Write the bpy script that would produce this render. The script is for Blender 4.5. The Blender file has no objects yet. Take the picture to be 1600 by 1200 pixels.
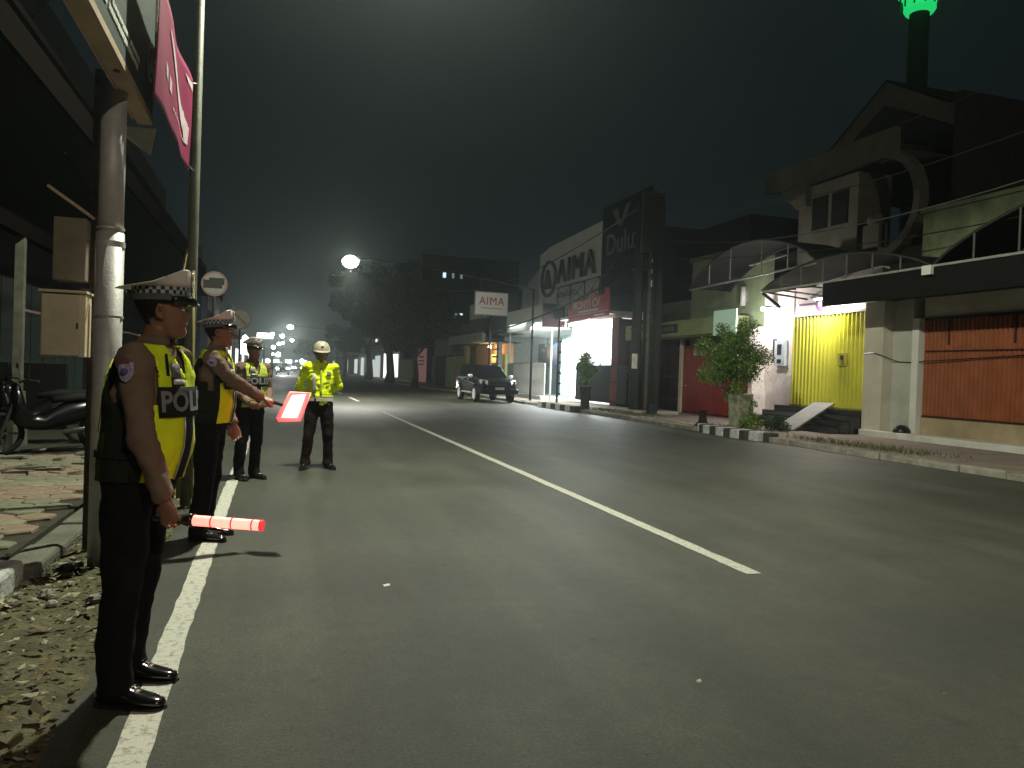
import bpy, bmesh, math, random
import numpy as np
from mathutils import Vector, Matrix
from math import sin, cos, pi, radians
random.seed(7); rng = np.random.default_rng(7)
sc = bpy.context.scene
col = sc.collection

# ------------------------------------------------------------------ camera
H = 1.42
yaw, pitch, roll = radians(17.15), radians(-0.8), radians(2.0)
fwd = Vector((sin(yaw)*cos(pitch), cos(yaw)*cos(pitch), sin(pitch)))
rgt = Vector((cos(yaw), -sin(yaw), 0)); up = rgt.cross(fwd)
r2 = cos(roll)*rgt + sin(roll)*up; u2 = -sin(roll)*rgt + cos(roll)*up
cd = bpy.data.cameras.new('camera'); cam = bpy.data.objects.new('camera', cd); col.objects.link(cam)
cam.matrix_world = Matrix(((r2.x, u2.x, -fwd.x, 0), (r2.y, u2.y, -fwd.y, 0), (r2.z, u2.z, -fwd.z, H), (0, 0, 0, 1)))
cd.sensor_fit = 'HORIZONTAL'; cd.sensor_width = 36; cd.lens = 36*1200/1600
cd.clip_start = .05; cd.clip_end = 2000
sc.camera = cam
# ------------------------------------------------------------------ world, exposure
w = bpy.data.worlds.new('World'); sc.world = w; w.use_nodes = True
bg = w.node_tree.nodes['Background']
bg.inputs[0].default_value = (0.0030, 0.0046, 0.0054, 1); bg.inputs[1].default_value = 1.0
sc.view_settings.view_transform = 'Standard'; sc.view_settings.look = 'None'
sc.view_settings.exposure = 0.75; sc.view_settings.gamma = 1; sc.view_settings.use_curve_mapping = False
sc.render.engine = 'CYCLES'
sc.cycles.use_denoising = True
sc.cycles.max_bounces = 6; sc.cycles.volume_bounces = 0
sc.cycles.sample_clamp_indirect = 4
sc.cycles.volume_max_steps = 64
LAMP_W = 2500.0
HAZE = 0.0015

# ------------------------------------------------------------------ materials
MATS = {}
def M(name, c, r=.7, metal=0., var=.25, scale=6., bump=.15, bscale=40., coat=0., emit=None, es=0., spec=None, alpha=1., trans=0., dirt=None):
    if name in MATS: return MATS[name]
    m = bpy.data.materials.new(name); m.use_nodes = True; nt = m.node_tree; N = nt.nodes; L = nt.links
    b = N['Principled BSDF']
    b.inputs['Roughness'].default_value = r; b.inputs['Metallic'].default_value = metal
    b.inputs['Coat Weight'].default_value = coat
    if spec is None and metal == 0 and coat == 0 and r >= .6 and not trans: spec = .15
    if spec is not None: b.inputs['Specular IOR Level'].default_value = spec
    if trans: b.inputs['Transmission Weight'].default_value = trans
    tc = N.new('ShaderNodeTexCoord')
    if var > 0:
        n = N.new('ShaderNodeTexNoise'); n.inputs['Scale'].default_value = scale; n.inputs['Detail'].default_value = 6; n.inputs['Roughness'].default_value = .62
        L.new(tc.outputs['Object'], n.inputs['Vector'])
        cr = N.new('ShaderNodeValToRGB'); cr.color_ramp.elements[0].position = .3; cr.color_ramp.elements[1].position = .72
        d = dirt if dirt else tuple(x*(1-var) for x in c)
        cr.color_ramp.elements[0].color = (*d, 1)
        cr.color_ramp.elements[1].color = (*[min(1, x*(1+var*.4)) for x in c], 1)
        L.new(n.outputs['Fac'], cr.inputs['Fac']); L.new(cr.outputs['Color'], b.inputs['Base Color'])
    else: b.inputs['Base Color'].default_value = (*c, 1)
    if bump > 0:
        n2 = N.new('ShaderNodeTexNoise'); n2.inputs['Scale'].default_value = bscale; n2.inputs['Detail'].default_value = 4
        L.new(tc.outputs['Object'], n2.inputs['Vector'])
        bp = N.new('ShaderNodeBump'); bp.inputs['Strength'].default_value = bump; bp.inputs['Distance'].default_value = .02
        L.new(n2.outputs['Fac'], bp.inputs['Height']); L.new(bp.outputs['Normal'], b.inputs['Normal'])
    if emit:
        b.inputs['Emission Color'].default_value = (*emit, 1); b.inputs['Emission Strength'].default_value = es
    MATS[name] = m; return m

def asphalt():
    m = bpy.data.materials.new('asphalt'); m.use_nodes = True; nt = m.node_tree; N = nt.nodes; L = nt.links
    b = N['Principled BSDF']; tc = N.new('ShaderNodeTexCoord')
    def noise(s, d=5, ro=.6):
        n = N.new('ShaderNodeTexNoise'); n.inputs['Scale'].default_value = s; n.inputs['Detail'].default_value = d; n.inputs['Roughness'].default_value = ro
        L.new(tc.outputs['Object'], n.inputs['Vector']); return n
    def ramp(n, a, ca, z, cz):
        r = N.new('ShaderNodeValToRGB'); r.color_ramp.elements[0].position = a; r.color_ramp.elements[1].position = z
        r.color_ramp.elements[0].color = (*ca, 1); r.color_ramp.elements[1].color = (*cz, 1); L.new(n, r.inputs['Fac']); return r
    fine = ramp(noise(62, 6, .85).outputs['Fac'], .36, (.025, .028, .019), .66, (.104, .110, .080))
    big = ramp(noise(.55, 6).outputs['Fac'], .37, (.70, .70, .70), .64, (1.14, 1.14, 1.12))
    mp = N.new('ShaderNodeMapping'); mp.inputs['Scale'].default_value = (1.6, .12, 1); L.new(tc.outputs['Object'], mp.inputs['Vector'])
    st = N.new('ShaderNodeTexNoise'); st.inputs['Scale'].default_value = 1.3; st.inputs['Detail'].default_value = 5; L.new(mp.outputs['Vector'], st.inputs['Vector'])
    streak = ramp(st.outputs['Fac'], .36, (.76, .76, .75), .64, (1.12, 1.12, 1.11))
    # small dark spots: oil, chewing gum, patches
    vo = N.new('ShaderNodeTexVoronoi'); vo.inputs['Scale'].default_value = 1.7; L.new(tc.outputs['Object'], vo.inputs['Vector'])
    spot = ramp(vo.outputs['Distance'], .02, (.55, .55, .55), .07, (1, 1, 1))
    # cracks
    wn = noise(1.4, 4); vm = N.new('ShaderNodeVectorMath'); vm.operation = 'MULTIPLY_ADD'
    L.new(wn.outputs['Color'], vm.inputs[0]); vm.inputs[1].default_value = (.9, .9, 0); L.new(tc.outputs['Object'], vm.inputs[2])
    vc = N.new('ShaderNodeTexVoronoi'); vc.feature = 'DISTANCE_TO_EDGE'; vc.inputs['Scale'].default_value = .23; L.new(vm.outputs[0], vc.inputs['Vector'])
    crack = ramp(vc.outputs['Distance'], 0.0006, (.80, .80, .80), .002, (1, 1, 1))
    cur = fine
    med = ramp(noise(9, 6, .7).outputs['Fac'], .34, (.80, .80, .80), .68, (1.16, 1.16, 1.15))
    for o in (big, med, streak, spot, crack):
        mx = N.new('ShaderNodeMix'); mx.data_type = 'RGBA'; mx.blend_type = 'MULTIPLY'; mx.inputs[0].default_value = 1
        L.new(cur.outputs[2] if cur.type == 'MIX' else cur.outputs[0], mx.inputs[6]); L.new(o.outputs[0], mx.inputs[7]); cur = mx
    L.new(cur.outputs[2], b.inputs['Base Color'])
    b.inputs['Roughness'].default_value = .56; b.inputs['Specular IOR Level'].default_value = .5
    bn = noise(120, 5, .8); bp = N.new('ShaderNodeBump'); bp.inputs['Strength'].default_value = .75; bp.inputs['Distance'].default_value = .014
    L.new(bn.outputs['Fac'], bp.inputs['Height']); L.new(bp.outputs['Normal'], b.inputs['Normal'])
    return m

def worn_paint():
    m = bpy.data.materials.new('road_paint'); m.use_nodes = True; nt = m.node_tree; N = nt.nodes; L = nt.links
    b = N['Principled BSDF']; tc = N.new('ShaderNodeTexCoord')
    n = N.new('ShaderNodeTexNoise'); n.inputs['Scale'].default_value = 28; n.inputs['Detail'].default_value = 7; n.inputs['Roughness'].default_value = .7; L.new(tc.outputs['Object'], n.inputs['Vector'])
    r = N.new('ShaderNodeValToRGB'); r.color_ramp.elements[0].position = .34; r.color_ramp.elements[1].position = .50
    r.color_ramp.elements[0].color = (.16, .165, .13, 1); r.color_ramp.elements[1].color = (.50, .50, .43, 1)
    L.new(n.outputs['Fac'], r.inputs['Fac']); L.new(r.outputs[0], b.inputs['Base Color']); b.inputs['Roughness'].default_value = .75
    bp = N.new('ShaderNodeBump'); bp.inputs['Strength'].default_value = .3; bp.inputs['Distance'].default_value = .01
    n3 = N.new('ShaderNodeTexNoise'); n3.inputs['Scale'].default_value = 160; L.new(tc.outputs['Object'], n3.inputs['Vector'])
    L.new(n3.outputs['Fac'], bp.inputs['Height']); L.new(bp.outputs['Normal'], b.inputs['Normal'])
    return m

# ------------------------------------------------------------------ mesh helpers
def V(*a): return np.array(a, float)
class MB:
    def __init__(s): s.v = []; s.f = []; s.mi = []; s.cur = 0; s.uv = None
    def add(s, vs, fs):
        o = len(s.v); s.v.extend([tuple(map(float, p)) for p in vs]); s.f.extend([tuple(i+o for i in f) for f in fs]); s.mi.extend([s.cur]*len(fs)); return s
    def box(s, x0, x1, y0, y1, z0, z1):
        return s.add([(x, y, z) for x in (x0, x1) for y in (y0, y1) for z in (z0, z1)],
                     [(0, 1, 3, 2), (4, 6, 7, 5), (0, 4, 5, 1), (2, 3, 7, 6), (0, 2, 6, 4), (1, 5, 7, 3)])
    def obox(s, c, ax, ay, az):
        c, ax, ay, az = map(lambda q: np.array(q, float), (c, ax, ay, az))
        return s.add([c+i*ax+j*ay+k*az for i in (-1, 1) for j in (-1, 1) for k in (-1, 1)],
                     [(0, 1, 3, 2), (4, 6, 7, 5), (0, 4, 5, 1), (2, 3, 7, 6), (0, 2, 6, 4), (1, 5, 7, 3)])
    def beam(s, a, b, wd, h=None, upv=(0, 0, 1)):
        a = np.array(a, float); b = np.array(b, float); h = h or wd; d = b-a; l = np.linalg.norm(d); d = d/l
        u = np.array(upv, float); x = np.cross(d, u)
        if np.linalg.norm(x) < 1e-4: x = np.cross(d, V(1, 0, 0))
        x /= np.linalg.norm(x); u = np.cross(x, d)
        return s.obox((a+b)/2, x*wd/2, d*l/2, u*h/2)
    def loft(s, rings, cap=True, close=True):
        n = len(rings[0]); vs = [p for r in rings for p in r]; fs = []
        for i in range(len(rings)-1):
            for j in range(n if close else n-1):
                k = (j+1) % n; fs.append((i*n+j, i*n+k, (i+1)*n+k, (i+1)*n+j))
        if cap: fs.append(tuple(range(n-1, -1, -1))); fs.append(tuple((len(rings)-1)*n+j for j in range(n)))
        return s.add(vs, fs)
    def tube(s, pts, rad, n=10, cap=True, flat=1.):
        pts = [np.array(p, float) for p in pts]; rad = [rad]*len(pts) if np.isscalar(rad) else rad; rings = []; px = None
        for i, p in enumerate(pts):
            d = pts[min(i+1, len(pts)-1)]-pts[max(i-1, 0)]; d = d/(np.linalg.norm(d)+1e-12)
            if px is None:
                px = np.cross(d, V(0, 0, 1))
                if np.linalg.norm(px) < .1: px = np.cross(d, V(0, 1, 0))
            px = px-d*(px@d); px /= np.linalg.norm(px); py = np.cross(d, px)
            rings.append([p+rad[i]*(px*cos(t)+py*sin(t)*flat) for t in np.linspace(0, 2*pi, n, endpoint=False)])
        return s.loft(rings, cap)
    def cyl(s, c, r, z0, z1, n=16, r2=None):
        return s.tube([(c[0], c[1], z0), (c[0], c[1], z1)], [r, r if r2 is None else r2], n)
    def ell(s, c, rx, ry, rz, n=14, m=9, R=None):
        rings = []
        for i in range(1, m):
            ph = pi*i/m; ring = []
            for j in range(n):
                t = 2*pi*j/n; p = V(rx*sin(ph)*cos(t), ry*sin(ph)*sin(t), -rz*cos(ph))
                if R is not None: p = R @ p
                ring.append(np.array(c, float)+p)
            rings.append(ring)
        return s.loft(rings)
    def prism(s, poly, x0, x1, f=lambda x, a, b: (x, a, b)):
        n = len(poly); return s.add([f(x0, a, b) for a, b in poly]+[f(x1, a, b) for a, b in poly],
            [tuple(range(n-1, -1, -1)), tuple(range(n, 2*n))]+[(i, (i+1) % n, n+(i+1) % n, n+i) for i in range(n)])
    def quad(s, a, b, c, d): return s.add([a, b, c, d], [(0, 1, 2, 3)])
    def xf(s, fn): s.v = [tuple(fn(p)) for p in s.v]; return s
    def build(s, name, mat, parent=None, smooth=False, bevel=0, solid=0, local=False, **tagkw):
        v = np.array(s.v, float)
        if parent is not None:
            off = V(0, 0, 0)
            if not local:
                q = parent
                while q is not None: off = off+np.array(q.location); q = q.parent
            loc = V(0, 0, 0); v = v-off
        elif local: loc = V(0, 0, 0)
        else:
            loc = V((v[:, 0].min()+v[:, 0].max())/2, (v[:, 1].min()+v[:, 1].max())/2, v[:, 2].min()); v = v-loc
        me = bpy.data.meshes.new(name); me.from_pydata([tuple(p) for p in v], [], s.f)
        for mm in (mat if isinstance(mat, (list, tuple)) else [mat]): me.materials.append(mm)
        if isinstance(mat, (list, tuple)): me.polygons.foreach_set('material_index', s.mi)
        if s.uv is not None:
            l = me.uv_layers.new(name='UVMap'); l.data.foreach_set('uv', np.array(s.uv, float).ravel())
        me.validate(); me.update()
        bm = bmesh.new(); bm.from_mesh(me); bmesh.ops.recalc_face_normals(bm, faces=bm.faces); bm.to_mesh(me); bm.free()
        if smooth: me.polygons.foreach_set('use_smooth', [True]*len(me.polygons))
        o = bpy.data.objects.new(name, me); col.objects.link(o); o.location = loc
        if parent is not None: o.parent = parent
        if bevel:
            m = o.modifiers.new('bevel', 'BEVEL'); m.width = bevel; m.segments = 2; m.limit_method = 'ANGLE'
        if solid:
            m = o.modifiers.new('solid', 'SOLIDIFY'); m.thickness = solid; m.offset = 1
        if tagkw: tag(o, **tagkw)
        return o
def tag(o, label=None, cat=None, group=None, kind=None):
    if label: o['label'] = label
    if cat: o['category'] = cat
    if group: o['group'] = group
    if kind: o['kind'] = kind
    return o
def thing(name, label, cat, loc=(0, 0, 0), group=None):
    o = bpy.data.objects.new(name, None); col.objects.link(o); o.location = loc; o.empty_display_size = .1
    return tag(o, label, cat, group)
def B(name, mat, parent, *boxes, **k):
    m = MB()
    for b in boxes: m.box(*b)
    return m.build(name, mat, parent, **k)
def copy_tree(o, parent=None):
    c = o.copy(); col.objects.link(c)
    if parent is not None: c.parent = parent
    for ch in list(o.children):
        copy_tree(ch, c)
    return c
def text(name, body, mat, parent, o, u, v, height, width=None, ext=.01, bold=0., fn=None, spacing=1.0, local=False, shear=0.):
    c = bpy.data.curves.new('t', 'FONT'); c.body = body; c.extrude = .01 if fn is None else 0; c.offset = bold; c.resolution_u = 3; c.space_character = spacing; c.shear = shear
    t = bpy.data.objects.new('t', c); col.objects.link(t); bpy.context.view_layer.update()
    me = bpy.data.meshes.new_from_object(t.evaluated_get(bpy.context.evaluated_depsgraph_get()))
    bpy.data.objects.remove(t)
    vs = np.array([p.co for p in me.vertices]); fs = [tuple(p.vertices) for p in me.polygons]
    mn, mx = vs[:, :2].min(0), vs[:, :2].max(0); h = mx[1]-mn[1]; k = height/h
    kx = k if width is None else width/(mx[0]-mn[0])
    o, u, v = map(lambda q: np.array(q, float), (o, u, v)); n = np.cross(u, v)
    m = MB()
    if fn is None: pts = [o+u*(p[0]-mn[0])*kx+v*(p[1]-mn[1])*k+n*(ext*(p[2]/.01)) for p in vs]
    else: pts = [fn((p[0]-mn[0])/(mx[0]-mn[0]), (p[1]-mn[1])/(mx[1]-mn[1])) for p in vs]
    m.add(pts, fs); bpy.data.meshes.remove(me)
    return m.build(name, mat, parent, local=local, **({'kind': 'stuff'} if name.startswith('small') else {}))
def light(name, kind, loc, watts, colr, size=.1, parent=None, target=None, **k):
    l = bpy.data.lights.new(name, kind); l.energy = watts; l.color = colr
    if kind == 'AREA': l.shape = k.get('shape', 'RECTANGLE'); l.size = size; l.size_y = k.get('size_y', size)
    else: l.shadow_soft_size = size
    if kind == 'SPOT': l.spot_size = k.get('spot', 2.4); l.spot_blend = .18 if k.get('spot', 2.4) > 2.6 else .55
    o = bpy.data.objects.new(name, l); col.objects.link(o)
    o.location = loc
    if target is not None: o.rotation_euler = (Vector(target)-Vector(loc)).to_track_quat('-Z', 'Y').to_euler()
    if parent is not None:
        off = Vector((0, 0, 0)); q = parent
        while q is not None: off += q.location; q = q.parent
        o.location = Vector(loc)-off; o.parent = parent
    return o

# common materials
white = M('white_paint', (.72, .72, .66), .6, var=.12, scale=2)
offwhite = M('cream_render', (.62, .58, .47), .85, var=.22, scale=1.2, bump=.25)
green_wall = M('pale_green_render', (.28, .36, .20), .9, var=.3, scale=.9, bump=.3)
dkgreen_wall = M('grey_green_render', (.20, .23, .15), .9, var=.35, scale=.8, bump=.3)
dark = M('dark_metal', (.018, .018, .018), .5, var=.3)
black = M('black_plastic', (.012, .012, .012), .4, var=0)
galv = M('galvanised_steel', (.50, .49, .47), .55, .25, var=.22, scale=9, bump=.12, bscale=60)
concrete = M('concrete', (.27, .26, .22), .9, var=.35, scale=3, bump=.5, bscale=30)
dkconc = M('weathered_concrete', (.15, .15, .12), .9, var=.5, scale=1.5, bump=.5)
steel = M('painted_steel', (.35, .35, .32), .5, .2, var=.3)
rust = M('rusty_steel', (.13, .08, .06), .8, .1, var=.5, scale=9)
glass = M('dark_glass', (.006, .007, .008), .08, var=0, bump=0, spec=.35)

# ================================================================== SETTING
g = MB(); g.quad((-88, -18, -.03), (108, -18, -.03), (108, 296, -.03), (-88, 296, -.03))
g.build('ground', M('dark_earth', (.05, .048, .035), .95, scale=.6), kind='structure')
# road sheet with an uneven left margin
g = MB(); ys = np.concatenate([np.arange(-8, 26, .22), np.arange(26, 292, 12)]); vs = []; fs = []
for i, y in enumerate(ys):
    e = (-.80 if y < 7 else -.98)+.05*sin(y*1.9)+.03*sin(y*5.3+1)+random.uniform(-.02, .02) if y < 26 else -1.0
    vs += [(e, y, 0), (11.45, y, 0)]
    if i: fs.append((2*i-2, 2*i-1, 2*i+1, 2*i))
g.add(vs, fs); g.build('road', asphalt(), kind='structure')
paint = worn_paint()
def strip(name, x, wd, y0, y1, rough=.006):
    m = MB(); n = max(2, int((y1-y0)/.12)) if y1-y0 < 60 else 60; vs = []; fs = []
    for i in range(n+1):
        y = y0+(y1-y0)*i/n; a = random.uniform(-rough, rough); b = random.uniform(-rough, rough)
        vs += [(x-wd/2+a, y, .004), (x+wd/2+b, y, .004)]
        if i: fs.append((2*i-2, 2*i-1, 2*i+1, 2*i))
    m.add(vs, fs); return m.build(name, paint, kind='structure')
strip('edge_line', -.455, .125, -4, 30); strip('edge_line', -.455, .125, 30, 260)
strip('centre_line', 3.42, .125, 4.86, 25.2)
for k in range(12): strip('centre_line', 3.42, .13, 33+k*9, 37.5+k*9)
# dirt shoulder on the left
g = MB(); nx, ny = 26, 120; vs = []; fs = []
for j in range(ny+1):
    y = -2+j*.15
    for i in range(nx+1):
        x = -2.0+1.35*i/nx
        e = min(1, (-.72-x)/.2)
        vs.append((x, y, -.004+max(0, e)*(.012+.018*(sin(x*9+y*3)+sin(y*7.3-x*5)+random.uniform(-.9, .9))*.5)))
for j in range(ny):
    for i in range(nx): a = j*(nx+1)+i; fs.append((a, a+1, a+nx+2, a+nx+1))
g.add(vs, fs); g.build('dirt_shoulder', M('gutter_dirt', (.12, .115, .065), .95, var=.6, scale=7, bump=.9, bscale=45), smooth=True, kind='structure')
# fallen leaves, stuff
g = MB()
lv = []
for k in range(1500):
    y = random.uniform(2.2, 6.6)if k < 1100 else random.uniform(6, 14); x = -1.5+random.random()**1.3*.75
    if k % 5 == 0: x = random.uniform(-2.2, -.75)
    s_ = random.uniform(.008, .030)*(1 if random.random() < .9 else 1.9); a = random.uniform(0, 6.3); z = .02+random.uniform(0, .03)
    if x < -1.62: z += .11
    u = V(cos(a), sin(a), random.uniform(-.4, .4))*s_; v_ = V(-sin(a), cos(a), random.uniform(-.5, .5))*s_*.55
    c = V(x, y, z+.01); g.cur = random.choice((0, 0, 1, 2))
    g.add([c-u, c-v_*.9, c+u*1.1+V(0, 0, s_*.3), c+v_], [(0, 1, 2, 3)])
g.build('fallen_leaves', [M('dry_leaf', (.19, .16, .09), .9, var=.4), M('pale_leaf', (.36, .34, .24), .9, var=.3), M('rotten_leaf', (.06, .05, .03), .9)], kind='stuff')
# pebbles and litter on the road
g = MB()
for k in range(90):
    x = random.uniform(-.6, 10); y = random.uniform(2.2, 20); r_ = random.uniform(.002, .006)
    g.ell((x, y, r_*.5), r_, r_*random.uniform(.6, 1.2), r_*.7, 5, 4)
g.build('grit', M('pale_grit', (.3, .29, .24), .9), kind='stuff')
g = MB()
for x, y, s_ in ((.735, 5.0, .013), (1.94, 3.15, .007)):
    g.obox((x, y, .008), (s_*1.6, s_*.3, .002), (-s_*.2, s_*.7, .004), (0, 0, .003))
g.build('paper_scraps', white, kind='stuff')

# left pavement: slab + kerb blocks + hex pavers
lp = B('pavement_left', M('pavement_joint', (.05, .05, .035), .95, var=.4, scale=6), None, (-12, -1.66, -4, 200, -.1, .085), kind='structure')
pv = [M('paver_terracotta', (.22, .17, .125), .9, var=.3, scale=8, bump=.4), M('paver_green_grey', (.17, .175, .12), .9, var=.35, scale=8, bump=.4), M('paver_sand', (.22, .20, .14), .9, var=.3, scale=8, bump=.4)]
pm = []
for q in range(3):
    for s_ in range(2):
        m = MB(); R = .168
        ring = lambda r, z: [(r*(1+random.Random(s_*9+k).uniform(-.05, .03))*cos(k*pi/3+.52), r*(1+random.Random(s_*7+k).uniform(-.05, .03))*sin(k*pi/3+.52), z) for k in range(6)]
        m.loft([ring(R, -.06), ring(R, .012), ring(R*.93, .022)]); o = m.build('paver', pv[q], lp, local=True); pm.append(o)
k = 0
for j in range(26):
    for i in range(12):
        x = -1.86-(i+.5*(j % 2))*.298; y = 5.1+j*.258*1.0
        if (x/y) < math.tan(yaw-radians(36.5)) or x < -5: continue
        # the checkered bands of colour run across the pavement
        q = 0 if (j//3) % 2 == 0 else 1
        if random.random() < .2: q = 2
        o = pm[q*2+(k % 2)]
        if k >= 6 or False: o = o.copy(); col.objects.link(o)
        else: o = o.copy(); col.objects.link(o)
        o.parent = lp; o.location = Vector((x, y, .085+random.uniform(-.004, .010)))-lp.location
        o.rotation_euler = (random.uniform(-.03, .03), random.uniform(-.03, .03), random.choice((0, pi/3, -pi/3))+random.uniform(-.03, .03)); k += 1
for o in pm: bpy.data.objects.remove(o)
kw = M('kerb_white', (.62, .63, .60), .8, var=.3, scale=12, bump=.4, dirt=(.3, .32, .30)); kb = M('kerb_blue_black', (.05, .065, .07), .8, var=.6, scale=14, dirt=(.16, .22, .24))
kl = thing('kerb', 'old kerb of painted blocks at the edge of the left pavement', 'kerb', (-1.58, 5, 0))
kz = [(.165, kw, 4.95, 5.42), (.15, kb, 4.42, 4.93), (.15, kw, 3.9, 4.4), (.11, dkconc, 5.46, 6.1), (.09, dkconc, 6.14, 6.9), (.10, dkconc, 6.94, 7.6)]
for h, mt, a, b in kz:
    B('kerb_block', mt, kl, (-1.70 if mt in (kw, kb) else -1.62, -1.45 if mt in (kw, kb) else -1.40, a, b, -.05, h), bevel=.03)
for k in range(14): B('kerb_block', dkconc, kl, (-1.64, -1.46, 7.65+k*1.6, 9.2+k*1.6, -.05, .11), bevel=.02)
# broken lumps near the pole foot
g = MB()
for k in range(26):
    x = random.uniform(-1.5, -.9); y = random.uniform(4.9, 6.3); r_ = random.uniform(.02, .06)
    g.ell((x, y, r_*.4), r_, r_*random.uniform(.6, 1.2), r_*.6, 6, 5, R=np.array(Matrix.Rotation(random.random()*3, 3, 'Z')))
g.build('rubble', concrete, kind='stuff')

# right pavement
pr = B('pavement_right', M('pinkish_paving', (.27, .23, .19), .9, var=.35, scale=2.2, bump=.5), None, (11.45, 60, -12, 260, -.1, .13), kind='structure')
kr = thing('kerb', 'long right-hand kerb of worn concrete along the shop side', 'kerb', (11.3, 15, 0))
yy = 4.
while yy < 70:
    l = .9 if yy < 40 else 3.
    if 15.55 < yy+l/2 < 18.5: yy += l; continue
    B('kerb_block', M('pale_concrete_kerb', (.33, .31, .26), .9, var=.5, scale=4, bump=.6), kr, (11.22+random.uniform(-.03, .02), 11.45, yy, yy+l-.015, -.05, .125+random.uniform(-.02, .012)), bevel=.02); yy += l
kb2 = M('kerb_black', (.03, .028, .024), .85, var=.6, scale=10, dirt=(.09, .085, .07))
kc = thing('kerb', 'black and white striped kerb blocks in front of the round tree', 'kerb', (11, 17, 0))
y = 15.5
for k in range(10):
    l = .36 if k % 2 else .30
    off = .25*((k-4.5)/4.5)**4
    B('kerb_block', kw if k % 2 else kb2, kc, (10.95+off, 11.45, y, y+l, -.05, .22), bevel=.035); y += l
kc2 = thing('kerb', 'small black and white kerb blocks beside the dark car', 'kerb', (11.3, 29, 0))
for k in range(8): B('kerb_block', kw if k % 2 else kb2, kc2, (11.0, 11.44, 27.4+k*.55, 27.93+k*.55, -.05, .24), bevel=.03)
# far cross road strip
B('pavement_far', M('far_paving', (.30, .28, .25), .9), None, (-40, 60, 262, 290, -.1, .1), kind='structure')
# sparse weeds on the right verge
g = MB()
for k in range(2600):
    cx, cy = random.choice(((11.9, 24.2), (12.6, 25.2), (12.1, 27), (11.7, 14.2), (11.8, 12.6), (12.2, 18.2))); x = random.gauss(cx, .35); y = random.gauss(cy, .7)
    if x < 11.5: continue
    h = random.uniform(.04, .12); a = random.uniform(0, 6.3)
    g.add([(x-.01*cos(a), y-.01*sin(a), .13), (x+.01*cos(a), y+.01*sin(a), .13), (x+.05*cos(a*3), y+.05*sin(a*3), .13+h)], [(0, 1, 2)])
g.build('verge_grass', M('dry_grass', (.10, .12, .05), .9, var=.3), kind='stuff')
# haze
def haze():
    m = bpy.data.materials.new('haze'); m.use_nodes = True; nt = m.node_tree; nt.nodes.remove(nt.nodes['Principled BSDF'])
    v = nt.nodes.new('ShaderNodeVolumePrincipled'); v.inputs['Density'].default_value = HAZE; v.inputs['Color'].default_value = (.80, .95, .93, 1); v.inputs['Anisotropy'].default_value = .86
    nt.links.new(v.outputs[0], nt.nodes['Material Output'].inputs['Volume'])
    g = MB(); g.box(-90, 110, -20, 300, -1.1, 44); o = g.build('haze', m, kind='stuff'); return o
if HAZE > 0: haze()

# ================================================================== RIGHT SIDE BUILDINGS
XF = 15.2
tan = M('tan_render', (.42, .33, .21), .9, var=.35, scale=1.6, bump=.3)
brown = M('brown_shutter', (.30, .085, .028), .55, .1, var=.3, scale=2.5, bump=.12)
soot = M('dark_render', (.05, .05, .045), .9, var=.4, scale=1)
wetwall = M('stained_green_render', (.25, .30, .17), .9, var=.55, scale=1.1, bump=.35, dirt=(.08, .10, .06))
# --- shop house with the brown folding shutter
h = thing('shop_house', 'two storey shop house with brown folding shutter and stained green upper wall', 'building', (16, 11, 0))
B('wall', offwhite, h, (XF+.02, XF+.3, 6, 15.1, 3.12, 3.62)); B('side_wall', offwhite, h, (XF+.3, 24, 6.0, 6.3, 0, 5.6))
B('upper_wall', wetwall, h, (XF+.03, XF+.3, 6, 15.28, 3.62, 5.72))
B('parapet', wetwall, h, (XF-.03, XF+.36, 6, 15.32, 5.72, 5.82))
B('roof_slab', soot, h, (XF+.3, 24, 6.3, 15.1, 5.3, 5.5))
B('back_wall', soot, h, (XF+.5, XF+.6, 6.3, 15.1, 0, 5.3))
B('base_wall', tan, h, (XF-.02, XF+.3, 6, 15.05, .28, .70))
B('plinth', M('white_plinth', (.66, .66, .60), .7, var=.2, scale=3), h, (XF-.55, XF+.3, 6, 16.55, .05, .28), bevel=.015)
sh = thing('folding_shutter', 'brown folding metal shutter in the shop front at the right edge', 'shutter', (XF, 11, .7))
y = 6.1; k = 0
while y < 15.0:
    m = MB(); a, b = y, y+.118; d = .045
    # each leaf is a shallow V of steel
    m.loft([[(XF+.03, a, z), (XF+.03-d, (a+b)/2-.02, z), (XF+.03-d, (a+b)/2+.02, z), (XF+.03, b-.008, z), (XF+.055, b-.008, z), (XF+.055, a, z)] for z in (.72, 3.10)])
    m.build('slat', brown, sh); y += .118; k += 1
B('top_rail', M('dark_brown_steel', (.05, .025, .018), .6), sh, (XF-.04, XF+.06, 6.05, 15.02, 3.06, 3.13)); B('bottom_rail', M('dark_brown_steel', (.05, .025, .018), .6), sh, (XF-.045, XF+.06, 6.05, 15.02, .70, .745))
for yy in (8.6, 11.4, 12.6, 14.3): B('post', M('dark_brown_steel', (.05, .025, .018), .6), sh, (XF-.035, XF-.018, yy, yy+.04, 2.45, 3.06))
B('hasp_bar', M('dark_brown_steel', (.05, .025, .018), .6), sh, (XF-.05, XF-.03, 6.1, 14.98, 2.30, 2.325))
p = thing('wall_pillar', 'broad cream pillar between the brown shutter and the yellow gate', 'pillar', (XF, 15.9, 0))
B('column', offwhite, p, (XF-.42, XF+.3, 15.95, 16.6, .28, 3.6)); B('column', M('grey_white_render', (.52, .52, .46), .85, var=.25, scale=1.2), p, (XF-.12, XF+.28, 15.3, 15.94, .28, 3.6))
B('edge_strip', white, p, (XF-.16, XF+.26, 15.08, 15.28, .28, 3.12))
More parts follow.
